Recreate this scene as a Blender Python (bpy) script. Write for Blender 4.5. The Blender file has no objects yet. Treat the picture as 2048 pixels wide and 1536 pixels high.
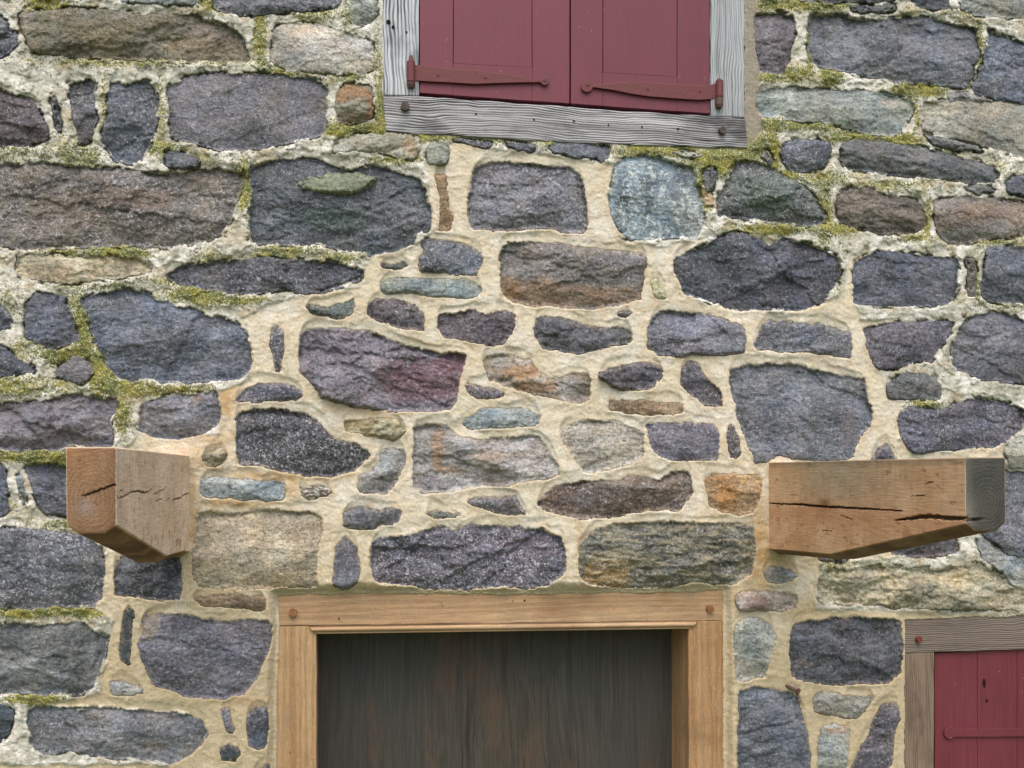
import bpy, bmesh, math, random
import numpy as np
from mathutils import Matrix, Vector

random.seed(7); np.random.seed(7)
S = bpy.context.scene
COL = S.collection

# ------------------------------------------------------------------ camera
F = 1906.0            # focal length in photograph pixels (2048 wide)
TH = math.radians(9.94)
ROLL = 0.006
YH = 945.0            # row of the horizon
D = 2.70              # metres from the camera to the wall face
fw = np.array([math.sin(TH), math.cos(TH), 0.0])
r0 = np.array([math.cos(TH), -math.sin(TH), 0.0]); u0 = np.array([0, 0, 1.0])
rt = math.cos(ROLL) * r0 - math.sin(ROLL) * u0
up = math.cos(ROLL) * u0 + math.sin(ROLL) * r0
CP = np.array([0.0, -D, 0.0])

cd = bpy.data.cameras.new('camera'); cam = bpy.data.objects.new('camera', cd); COL.objects.link(cam)
m = Matrix.Identity(4)
for i in range(3):
    m[i][0] = rt[i]; m[i][1] = up[i]; m[i][2] = -fw[i]; m[i][3] = CP[i]
cam.matrix_world = m
cd.sensor_width = 36.0; cd.lens = 36.0 * F / 2048.0
cd.shift_y = (YH - 768.0) / 2048.0
cd.clip_start = 0.05; cd.clip_end = 500
S.camera = cam

# ------------------------------------------------------------------ light
SUN_EL, SUN_ROT = math.radians(60), math.radians(190)
w = bpy.data.worlds.new('World'); S.world = w; w.use_nodes = True
nt = w.node_tree; nt.nodes.clear()
sky = nt.nodes.new('ShaderNodeTexSky'); sky.sky_type = 'NISHITA'; sky.sun_disc = False
sky.sun_elevation = SUN_EL; sky.sun_rotation = SUN_ROT
sky.air_density = 1.0; sky.dust_density = 5.0; sky.ozone_density = 1.0
bg = nt.nodes.new('ShaderNodeBackground'); bg.inputs[1].default_value = 0.15
wo = nt.nodes.new('ShaderNodeOutputWorld')
nt.links.new(sky.outputs[0], bg.inputs[0]); nt.links.new(bg.outputs[0], wo.inputs[0])
sl = bpy.data.lights.new('sun', 'SUN'); sl.energy = 0.6; sl.angle = math.radians(60); sl.color = (1.0, 0.90, 0.78)
sun = bpy.data.objects.new('sun', sl); COL.objects.link(sun)
# rotation 0 = +Y (behind the wall), turning clockwise seen from above; 190 deg = in front, slightly left
sd = Vector((math.sin(SUN_ROT) * math.cos(SUN_EL), math.cos(SUN_ROT) * math.cos(SUN_EL), math.sin(SUN_EL)))
sun.rotation_euler = sd.to_track_quat('Z', 'Y').to_euler(); sun.location = (0, -4, 6)
vs = S.view_settings; vs.view_transform = 'Standard'; vs.look = 'None'; vs.gamma = 1; vs.use_curve_mapping = False
vs.exposure = 0.78

# ------------------------------------------------------------------ helpers
def ray(px, py):
    a = (np.asarray(px, float) - 1024.0) / F
    b = (YH - np.asarray(py, float)) / F
    return a[..., None] * rt + b[..., None] * up + fw

def P(px, py, h=0.0):
    """world point on the plane h metres in front of the wall plane seen at photograph pixel px, py"""
    d = ray(px, py); t = (D - h) / d[..., 1]
    return CP + d * t[..., None]

def PX(px, py, X):
    """world point on the plane x = X"""
    d = ray(px, py); t = X / d[..., 0]
    return CP + d * t[..., None]

def lin(c):
    c = np.asarray(c, float) / 255.0
    return np.where(c <= 0.04045, c / 12.92, ((c + 0.055) / 1.055) ** 2.4)

def _h(ix, iy, seed):
    n = (ix.astype(np.int64) * 374761393 + iy.astype(np.int64) * 668265263 + seed * 1442695041) & 0xffffffff
    n = ((n ^ (n >> 13)) * 1274126177) & 0xffffffff
    return (n ^ (n >> 16)) & 0xffffffff

def gn(x, y, seed=0):
    """gradient noise, about -1..1"""
    x0 = np.floor(x); y0 = np.floor(y); fx = x - x0; fy = y - y0
    ux = fx * fx * fx * (fx * (fx * 6 - 15) + 10); uy = fy * fy * fy * (fy * (fy * 6 - 15) + 10)
    def g(a, b):
        ang = _h(x0 + a, y0 + b, seed) * (2 * math.pi / 4294967296.0)
        return np.cos(ang) * (fx - a) + np.sin(ang) * (fy - b)
    a = g(0, 0); b = g(1, 0); c = g(0, 1); d = g(1, 1)
    return 1.5 * ((a + (b - a) * ux) * (1 - uy) + (c + (d - c) * ux) * uy)

def fbm(x, y, wl, octs=4, seed=0, gain=0.5):
    s = 0; a = 1.0; t = 0
    for i in range(octs):
        s = s + a * gn(x / wl + 17.3 * i, y / wl - 9.1 * i, seed + i * 13); t += a
        a *= gain; wl *= 0.5
    return s / t * 1.3

def ridged(x, y, wl, octs=3, seed=0):
    s = 0; a = 1.0; t = 0
    for i in range(octs):
        s = s + a * (1 - 2 * np.abs(gn(x / wl + 5.7 * i, y / wl + 3.3 * i, seed + 7 * i))); t += a
        a *= 0.5; wl *= 0.5
    return s / t

def sst(x, a, b):
    t = np.clip((x - a) / (b - a), 0, 1); return t * t * (3 - 2 * t)

def sdf(px, py, poly):
    """signed distance in pixels, positive outside"""
    poly = np.asarray(poly, float); q = np.roll(poly, -1, 0)
    dm = np.full(px.shape, 1e9); ins = np.zeros(px.shape, bool)
    for (ax, ay), (bx, by) in zip(poly, q):
        ex, ey = bx - ax, by - ay; L = ex * ex + ey * ey + 1e-9
        t = np.clip(((px - ax) * ex + (py - ay) * ey) / L, 0, 1)
        dm = np.minimum(dm, (px - ax - t * ex) ** 2 + (py - ay - t * ey) ** 2)
        if by != ay:
            c = ((ay > py) != (by > py)) & (px < (bx - ax) * (py - ay) / (by - ay) + ax)
            ins ^= c
    dm = np.sqrt(dm)
    return np.where(ins, -dm, dm)

def chaikin(p, n=1):
    p = np.asarray(p, float)
    for _ in range(n):
        q = np.roll(p, -1, 0)
        p = np.stack([p * 0.9 + q * 0.1, p * 0.1 + q * 0.9], 1).reshape(-1, 2)
    return p

def mesh_np(name, co, quads, mat, parent=None, smooth=True, attrs=None):
    me = bpy.data.meshes.new(name)
    co = np.asarray(co, np.float32); quads = np.asarray(quads, np.int32); k = quads.shape[1]
    me.vertices.add(len(co)); me.vertices.foreach_set('co', co.ravel())
    me.loops.add(quads.size); me.loops.foreach_set('vertex_index', quads.ravel())
    me.polygons.add(len(quads)); me.polygons.foreach_set('loop_start', np.arange(0, quads.size, k, dtype=np.int32))
    me.polygons.foreach_set('loop_total', np.full(len(quads), k, np.int32))
    me.polygons.foreach_set('use_smooth', np.full(len(quads), smooth, bool))
    me.update(calc_edges=True)
    for an, av in (attrs or {}).items():
        if av.ndim == 2:
            at = me.attributes.new(an, 'FLOAT_COLOR', 'POINT')
            c4 = np.ones((len(co), 4), np.float32); c4[:, :3] = av; at.data.foreach_set('color', c4.ravel())
        else:
            at = me.attributes.new(an, 'FLOAT', 'POINT'); at.data.foreach_set('value', av.astype(np.float32))
    me.materials.append(mat)
    return link(name, me, parent)

def link(name, data, parent=None):
    o = bpy.data.objects.new(name, data); COL.objects.link(o)
    if parent is not None:
        o.parent = parent
        loc = Vector(parent.location); q = parent.parent
        while q is not None: loc += Vector(q.location); q = q.parent
        o.location = -loc
    return o

def thing(name, label, cat, loc, group=None):
    o = bpy.data.objects.new(name, None); COL.objects.link(o); o.location = Vector([float(v) for v in loc])
    o.empty_display_size = 0.1
    o['label'] = label; o['category'] = cat; o['kind'] = 'thing'
    if group: o['group'] = group
    return o

def grid_quads(ny, nx, keep=None):
    idx = np.arange(ny * nx).reshape(ny, nx)
    q = np.stack([idx[:-1, :-1], idx[1:, :-1], idx[1:, 1:], idx[:-1, 1:]], -1)
    if keep is not None: q = q[keep]
    return q.reshape(-1, 4)

def compact(co, quads, attrs):
    used, inv = np.unique(quads, return_inverse=True)
    return co[used], inv.reshape(quads.shape), {k: v[used] for k, v in attrs.items()}

# ------------------------------------------------------------------ materials
class N:
    def __init__(s, name):
        s.m = bpy.data.materials.new(name); s.m.use_nodes = True; s.t = s.m.node_tree
        s.t.nodes.clear()
        s.out = s.t.nodes.new('ShaderNodeOutputMaterial'); s.b = s.t.nodes.new('ShaderNodeBsdfPrincipled')
        s.t.links.new(s.b.outputs[0], s.out.inputs[0])
        s.tc = s.t.nodes.new('ShaderNodeTexCoord').outputs['Object']
    def put(s, sock, v):
        if isinstance(v, bpy.types.NodeSocket): s.t.links.new(v, sock)
        elif hasattr(sock.default_value, '__len__') and not hasattr(v, '__len__'): sock.default_value = [v] * len(sock.default_value)
        elif hasattr(v, '__len__') and len(sock.default_value) == 4 and len(v) == 3: sock.default_value = (*[float(q) for q in v], 1)
        else: sock.default_value = v
    def attr(s, name, fac=False):
        n = s.t.nodes.new('ShaderNodeAttribute'); n.attribute_name = name
        return n.outputs['Fac' if fac else 'Color']
    def mapping(s, scale, rot=(0, 0, 0), loc=(0, 0, 0), v=None):
        n = s.t.nodes.new('ShaderNodeMapping'); s.put(n.inputs[0], v or s.tc)
        n.inputs['Scale'].default_value = scale; n.inputs['Rotation'].default_value = rot; n.inputs['Location'].default_value = loc
        return n.outputs[0]
    def noise(s, scale, detail=4, rough=0.6, v=None, dist=0.0, col=False):
        n = s.t.nodes.new('ShaderNodeTexNoise'); s.put(n.inputs['Vector'], v or s.tc)
        n.inputs['Scale'].default_value = scale; n.inputs['Detail'].default_value = detail
        n.inputs['Roughness'].default_value = rough; n.inputs['Distortion'].default_value = dist
        return n.outputs['Color' if col else 'Fac']
    def voro(s, scale, v=None, feat='F1', col=False):
        n = s.t.nodes.new('ShaderNodeTexVoronoi'); s.put(n.inputs['Vector'], v or s.tc); n.feature = feat
        n.inputs['Scale'].default_value = scale
        return n.outputs['Color' if col else 'Distance']
    def wave(s, scale, v, dist=4, detail=3, dscale=1.0, direction='X', prof='SIN'):
        n = s.t.nodes.new('ShaderNodeTexWave'); s.put(n.inputs['Vector'], v); n.bands_direction = direction; n.wave_profile = prof
        n.inputs['Scale'].default_value = scale; n.inputs['Distortion'].default_value = dist
        n.inputs['Detail'].default_value = detail; n.inputs['Detail Scale'].default_value = dscale
        return n.outputs['Fac']
    def rng(s, v, a, b, c=0.0, d=1.0, smooth=False):
        n = s.t.nodes.new('ShaderNodeMapRange'); s.put(n.inputs[0], v)
        if smooth: n.interpolation_type = 'SMOOTHSTEP'
        for i, q in enumerate((a, b, c, d)): s.put(n.inputs[i + 1], q)
        return n.outputs[0]
    def math(s, op, a, b=0.0, c=None):
        n = s.t.nodes.new('ShaderNodeMath'); n.operation = op; s.put(n.inputs[0], a); s.put(n.inputs[1], b)
        if c is not None: s.put(n.inputs[2], c)
        return n.outputs[0]
    def mix(s, f, a, b, mode='MIX'):
        n = s.t.nodes.new('ShaderNodeMix'); n.data_type = 'RGBA'; n.blend_type = mode
        s.put(n.inputs[0], f); s.put(n.inputs[6], a); s.put(n.inputs[7], b)
        return n.outputs[2]
    def scale(s, col, f):
        n = s.t.nodes.new('ShaderNodeVectorMath'); n.operation = 'SCALE'; s.put(n.inputs[0], col); s.put(n.inputs['Scale'], f)
        return n.outputs[0]
    def bump(s, h, dist, strength=1.0, nrm=None):
        n = s.t.nodes.new('ShaderNodeBump'); s.put(n.inputs['Height'], h)
        n.inputs['Distance'].default_value = dist; n.inputs['Strength'].default_value = strength
        if nrm is not None: s.t.links.new(nrm, n.inputs['Normal'])
        return n.outputs[0]
    def done(s, col, rough=0.85, nrm=None, spec=0.3, metal=0.0):
        s.put(s.b.inputs['Base Color'], col); s.put(s.b.inputs['Roughness'], rough)
        s.b.inputs['Specular IOR Level'].default_value = spec; s.b.inputs['Metallic'].default_value = metal
        if nrm is not None: s.t.links.new(nrm, s.b.inputs['Normal'])
        return s.m

def mat_stone():
    n = N('fieldstone'); tint = n.attr('tint'); fl = n.attr('fleck', True); ms = n.attr('moss', True)
    grain = n.noise(300, 3, 0.75); mid = n.noise(90, 4, 0.7, v=n.mapping((1, 1, 1.5), (0, 0.12, 0)))
    c = n.scale(tint, n.rng(mid, 0.3, 0.7, 0.62, 1.38))
    c = n.scale(c, n.rng(grain, 0.3, 0.7, 0.7, 1.3))
    # pale mineral flecks of two sizes, patchy
    patch = n.rng(n.noise(16, 3, 0.6), 0.35, 0.65, 0.35, 1.0)
    def fleck(vs_, a, b, ns):
        f1 = n.rng(n.voro(vs_, col=True), a, b); f2 = n.rng(n.noise(ns, 2, 0.5), 0.50, 0.60)
        return n.math('MULTIPLY', f1, f2)
    f = n.math('ADD', fleck(120, 0.58, 0.64, 160), n.math('MULTIPLY', fleck(230, 0.55, 0.62, 300), 0.7))
    f = n.math('MINIMUM', n.math('MULTIPLY', f, n.math('MULTIPLY', fl, patch)), 1.0)
    pale = n.mix(0.55, tint, (0.74, 0.75, 0.79))
    c = n.mix(f, c, pale)
    dk = n.rng(n.noise(120, 4, 0.65, v=n.mapping((1, 1, 1.3))), 0.34, 0.47, 0.7, 0.0)
    c = n.mix(dk, c, n.scale(tint, 0.28))
    # thin lichen / moss film
    mk = n.math('ADD', ms, n.math('MULTIPLY', n.math('SUBTRACT', n.noise(95, 4, 0.7), 0.5), 2.4))
    mk = n.rng(mk, 0.45, 0.75)
    mcol = n.mix(n.rng(n.noise(240, 2), 0.45, 0.6), lin((118, 122, 62)), lin((165, 170, 150)))
    c = n.mix(mk, c, mcol)
    h = n.math('ADD', n.math('MULTIPLY', mid, 1.3), n.math('MULTIPLY', grain, 0.7))
    nr = n.bump(h, 0.0036, 1.0)
    return n.done(c, n.rng(grain, 0.3, 0.7, 0.9, 0.55), nr, 0.5)

def mat_mortar():
    n = N('lime_mortar'); tint = n.attr('tint'); ms = n.attr('moss', True); old = n.attr('age', True)
    sand = n.noise(420, 3, 0.75); mid = n.noise(60, 5, 0.6)
    c = n.scale(tint, n.rng(sand, 0.3, 0.7, 0.76, 1.20))
    c = n.scale(c, n.rng(mid, 0.3, 0.7, 0.90, 1.08))
    c = n.scale(c, n.rng(n.noise(190, 3, 0.7), 0.3, 0.7, 0.88, 1.10))
    # grey weathering film on old mortar
    gm = n.math('MULTIPLY', old, n.rng(n.noise(26, 5, 0.65), 0.50, 0.62, 0, 0.6))
    c = n.mix(gm, c, lin((150, 150, 132)))
    # dark pits
    pit = n.math('MULTIPLY', n.rng(n.noise(210, 2, 0.5), 0.30, 0.36, 0.6, 0.0), n.rng(old, 0, 1, 0.25, 1.0))
    c = n.mix(pit, c, lin((110, 100, 72)))
    # moss and lichen with pale granules
    fine = n.noise(170, 4, 0.72)
    mk = n.math('ADD', ms, n.math('MULTIPLY', n.math('SUBTRACT', fine, 0.5), 3.2))
    mk = n.rng(mk, 0.50, 0.78)
    hue = n.rng(n.noise(17, 3, 0.5), 0.40, 0.58)
    mcol = n.mix(hue, lin((108, 116, 66)), lin((140, 136, 62)))
    mcol = n.scale(mcol, n.rng(n.noise(300, 2, 0.6), 0.3, 0.7, 0.6, 1.3))
    c = n.mix(mk, c, mcol)
    gr = n.rng(n.noise(230, 3, 0.6), 0.55, 0.62, 0, 0.85)
    c = n.mix(n.math('MULTIPLY', gr, n.math('MULTIPLY', old, 0.9)), c, lin((208, 206, 180)))
    h = n.math('ADD', n.math('MULTIPLY', sand, 0.5), n.math('MULTIPLY', mid, 0.8))
    h = n.math('ADD', h, n.math('MULTIPLY', n.math('MULTIPLY', fine, 1.2), old))
    nr = n.bump(h, 0.0035, 1.0)
    return n.done(c, 0.95, nr, 0.15)

def mat_weathered(name, axis, pale, dark, seed=0.0, con=1.0, k=1.0):
    """bleached old wood; axis = grain direction 'x' or 'z'"""
    n = N(name)
    X_ = axis == 'x'
    sc = (0.05, 1, 1) if X_ else (1, 1, 0.045)
    v = n.mapping(sc, loc=(seed, seed, seed))
    def warped(fr, amt, stretch):
        wn = n.noise(fr, 3, 0.55, v=n.mapping((stretch, 1, 1) if X_ else (1, 1, stretch), loc=(seed, 0, seed)), col=True)
        q = n.t.nodes.new('ShaderNodeVectorMath'); q.operation = 'MULTIPLY_ADD'
        n.put(q.inputs[0], wn); q.inputs[1].default_value = (0.0, 0.0, amt) if X_ else (amt, 0.0, 0.0); n.put(q.inputs[2], n.mapping((0.02, 1, 1) if X_ else (1, 1, 0.02)))
        return q.outputs[0]
    vv = warped(5.5, 0.075, 0.45)
    lines = n.wave(46 * k, vv, 2.2, 2, 1.6, 'Z' if X_ else 'X')
    g = n.noise(210 * k, 2, 0.6, v=vv)
    g2 = n.noise(38, 3, 0.6, v=v)
    fade = n.rng(n.noise(9, 3, 0.6, v=n.mapping((0.4, 1, 1) if X_ else (1, 1, 0.4), loc=(seed, 7, 0))), 0.35, 0.65, 0.35, 1.0)
    gsum = n.math('ADD', n.math('MULTIPLY', lines, 0.30), n.math('MULTIPLY', g, 0.85))
    st = n.rng(gsum, 0.44, 0.62)
    st = n.math('SUBTRACT', 1.0, n.math('MULTIPLY', n.math('SUBTRACT', 1.0, st), fade))
    c = n.mix(st, dark, pale)
    g = gsum
    c = n.scale(c, n.rng(g2, 0.3, 0.7, 1 - 0.25 * con, 1 + 0.12 * con))
    blot = n.rng(n.noise(7, 4, 0.65, v=n.mapping((0.4, 1, 1) if axis == 'x' else (1, 1, 0.4), loc=(seed, 0, 0))), 0.33, 0.47, 0.75, 0)
    c = n.mix(blot, c, n.scale(dark, 0.8) if not hasattr(dark, '__len__') else tuple(0.8 * q for q in dark))
    fg = n.noise(400, 2, 0.6)
    c = n.scale(c, n.rng(fg, 0.3, 0.7, 0.88, 1.12))
    nr = n.bump(n.math('ADD', g, n.math('MULTIPLY', fg, 0.15)), 0.004, 0.8)
    return n.done(c, 0.9, nr, 0.2)

def mat_oak(name, axis, a, b, stain=0.5, seed=0.0):
    n = N(name)
    sc = (0.07, 1, 1) if axis == 'x' else (1, 1, 0.07)
    v = n.mapping(sc, loc=(seed, seed, seed))
    low = n.noise(14, 3, 0.6, v=v)
    fib = n.noise(260, 3, 0.65, v=v)
    ring = n.wave(16, n.mapping(sc, loc=(seed, 0, seed)), 9, 3, 1.4, 'Z' if axis == 'x' else 'X')
    c = n.mix(n.rng(low, 0.35, 0.65), a, b)
    c = n.scale(c, n.rng(ring, 0, 1, 0.86, 1.08))
    c = n.scale(c, n.rng(fib, 0.3, 0.7, 0.82, 1.16))
    rays = n.rng(n.noise(520, 1, 0.5, v=n.mapping((0.3, 1, 1) if axis == 'x' else (1, 1, 0.16), loc=(seed, 0, 0))), 0.63, 0.70, 0, 0.35)
    c = n.mix(rays, c, lin((215, 190, 150)))
    sm = n.rng(n.noise(6.5, 5, 0.7, v=n.mapping((0.6, 1, 1.2), loc=(seed, 0, 0))), 0.50, 0.68, 0, stain)
    c = n.mix(sm, c, lin((122, 90, 60)))
    gm = n.rng(n.noise(9, 4, 0.7, v=n.mapping((1, 1, 1), loc=(seed + 4, 0, 3))), 0.55, 0.72, 0, 0.55)
    c = n.mix(gm, c, lin((140, 126, 104)))
    kn = n.rng(n.noise(38, 3, 0.7, v=n.mapping((1, 1, 1), loc=(0, 0, seed))), 0.27, 0.33, 0.6, 0)
    c = n.mix(kn, c, lin((92, 66, 44)))
    nr = n.bump(n.math('ADD', fib, n.math('MULTIPLY', ring, 0.3)), 0.0012, 0.8)
    return n.done(c, 0.75, nr, 0.3)

def mat_beam():
    n = N('oak_beam'); tint = n.attr('tint')
    v = n.mapping((1, 0.08, 1))
    fib = n.noise(240, 3, 0.65, v=v); vert = n.noise(90, 3, 0.6, v=n.mapping((1, 1, 0.10)))
    c = n.scale(tint, n.rng(fib, 0.3, 0.7, 0.80, 1.18))
    c = n.scale(c, n.rng(vert, 0.3, 0.7, 0.93, 1.07))
    sp = n.rng(n.noise(55, 4, 0.7, v=n.mapping((1, 0.35, 1))), 0.66, 0.72, 0, 0.75)
    c = n.mix(sp, c, lin((112, 66, 36)))
    nr = n.bump(n.math('ADD', fib, n.math('MULTIPLY', vert, 0.4)), 0.0014, 0.8)
    return n.done(c, 0.8, nr, 0.25)

def mat_red(name, seed=0.0, base=(124, 62, 72)):
    n = N(name)
    v = n.mapping((1, 1, 0.06), loc=(seed, 0, seed))
    br = n.noise(120, 3, 0.6, v=v); big = n.noise(3.5, 3, 0.6, v=n.mapping((1, 1, 0.5), loc=(seed, 0, 0)))
    c = n.scale(tuple(lin(base)), n.rng(br, 0.3, 0.7, 0.84, 1.14))
    c = n.mix(n.rng(big, 0.35, 0.65, 0, 0.35), c, lin((118, 58, 70)))
    c = n.mix(n.rng(n.noise(60, 3, 0.7, v=n.mapping((1, 1, 0.25), loc=(seed, 3, 0))), 0.70, 0.76, 0, 0.4), c, lin((150, 96, 98)))
    dirt = n.rng(n.noise(9, 5, 0.7, v=n.mapping((1, 1, 0.4), loc=(seed, 5, 0))), 0.55, 0.75, 0, 0.30)
    c = n.mix(dirt, c, lin((84, 44, 46)))
    c = n.mix(n.rng(n.voro(26, v=n.mapping((1, 1, 1), loc=(seed, 2, 0))), 0.028, 0.045, 0.75, 0), c, lin((190, 165, 150)))
    nr = n.bump(n.math('ADD', br, n.math('MULTIPLY', n.noise(300, 2), 0.2)), 0.0012, 0.7)
    return n.done(c, n.rng(br, 0.3, 0.7, 0.5, 0.65), nr, 0.4)

def mat_iron(name, base, rust):
    n = N(name)
    a = n.noise(60, 4, 0.65)
    c = n.mix(n.rng(a, 0.38, 0.62), tuple(lin(base)), tuple(lin(rust)))
    c = n.scale(c, n.rng(n.noise(350, 3, 0.6), 0.3, 0.7, 0.8, 1.2))
    return n.done(c, 0.62, n.bump(a, 0.002, 0.7), 0.4)

def mat_board():
    n = N('dark_weathered_board')
    v = n.mapping((1, 1, 0.035))
    warp = n.noise(3.0, 2, 0.45, v=n.mapping((1, 1, 0.5)), col=True)
    vv = n.t.nodes.new('ShaderNodeVectorMath'); vv.operation = 'MULTIPLY_ADD'
    n.put(vv.inputs[0], warp); vv.inputs[1].default_value = (0.10, 0.0, 0.03); n.put(vv.inputs[2], v)
    ring = n.math('ADD', n.math('MULTIPLY', n.noise(110, 3, 0.6, v=vv.outputs[0]), 0.6), n.math('MULTIPLY', n.noise(36, 2, 0.6, v=vv.outputs[0]), 0.4))
    fib = n.noise(120, 3, 0.65, v=vv.outputs[0])
    low = n.noise(3.6, 4, 0.6, v=n.mapping((1, 1, 0.5)))
    fd = n.rng(n.noise(6, 3, 0.6, v=n.mapping((1, 1, 0.5), loc=(5, 0, 5))), 0.35, 0.65, 0.45, 1.0)
    c = n.mix(n.math('MULTIPLY', n.rng(ring, 0.36, 0.52, 1.0, 0.0), fd), lin((72, 67, 58)), lin((40, 36, 31)))
    c = n.scale(c, n.rng(fib, 0.3, 0.7, 0.8, 1.18))
    c = n.scale(c, n.rng(n.noise(330, 2, 0.6, v=vv.outputs[0]), 0.35, 0.65, 0.74, 1.2))
    c = n.mix(n.rng(low, 0.35, 0.65, 0, 0.5), c, lin((54, 60, 60)))
    rd = n.rng(n.noise(5, 5, 0.65, v=n.mapping((1.5, 1, 0.5), loc=(3, 0, 1))), 0.55, 0.68, 0, 0.55)
    c = n.mix(rd, c, lin((92, 68, 52)))
    sc = n.rng(n.noise(90, 2, 0.5, v=n.mapping((1, 1, 0.12), loc=(1, 2, 0))), 0.74, 0.78, 0, 0.12)
    c = n.mix(sc, c, lin((110, 106, 100)))
    return n.done(c, 0.7, n.bump(fib, 0.0015, 0.8), 0.3)

def mat_plain(name, c, rough=0.9, amp=0.2, scale=40):
    n = N(name); a = n.noise(scale, 5, 0.65)
    return n.done(n.scale(tuple(lin(c)), n.rng(a, 0.3, 0.7, 1 - amp, 1 + amp)), rough, n.bump(a, 0.004, 0.7), 0.2)

M_STONE, M_MORTAR = mat_stone(), mat_mortar()
M_WOODX = mat_weathered('bleached_sill_wood', 'x', tuple(lin((172, 173, 175))), tuple(lin((62, 62, 64))), 1.3, 1.8)
M_WOODL = mat_weathered('peeling_post_wood', 'z', tuple(lin((196, 202, 208))), tuple(lin((60, 62, 66))), 3.1, 1.2, 0.7)
M_WOODR = mat_weathered('silver_post_wood', 'z', tuple(lin((172, 178, 182))), tuple(lin((110, 115, 118))), 5.7, 0.9)
M_LINTEL = mat_weathered('brown_grey_lintel_wood', 'x', tuple(lin((122, 112, 104))), tuple(lin((96, 86, 80))), 8.2, 0.4)
M_JAMB = mat_weathered('flaking_jamb_wood', 'z', tuple(lin((138, 122, 106))), tuple(lin((100, 84, 72))), 9.9, 0.6)
M_OAKX = mat_oak('new_oak_header', 'x', tuple(lin((162, 134, 102))), tuple(lin((178, 152, 120))), 0.5, 2.0)
M_OAKL = mat_oak('new_oak_post', 'z', tuple(lin((158, 124, 86))), tuple(lin((174, 146, 110))), 0.5, 6.0)
M_OAKR = mat_oak('new_oak_post_streaked', 'z', tuple(lin((152, 116, 78))), tuple(lin((168, 138, 102))), 0.5, 11.0)
M_BEAM, M_BOARD = mat_beam(), mat_board()
M_RED1, M_RED2, M_RED3 = mat_red('red_paint', 0.0, (106, 49, 61)), mat_red('red_paint_second', 4.0, (102, 47, 59)), mat_red('red_door_paint', 9.0, (100, 42, 50))
M_HINGE = mat_iron('red_painted_iron', (104, 48, 54), (96, 54, 50)); M_RUST = mat_iron('rusty_iron', (78, 62, 60), (98, 66, 56))
M_PEG = mat_plain('peg_wood', (132, 94, 62), 0.8, 0.25, 90); M_PEGD = mat_plain('dark_peg_wood', (82, 74, 70), 0.8, 0.3, 120)
M_PEGR = mat_plain('red_peg_wood', (112, 60, 52), 0.8, 0.25, 90)
M_CORE = mat_plain('rubble_core', (150, 140, 120)); M_HOLE = mat_plain('dark_hole', (26, 20, 20), 0.9, 0.2)
M_GRASS = mat_plain('meadow', (96, 104, 66), 0.95, 0.3, 6)
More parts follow.
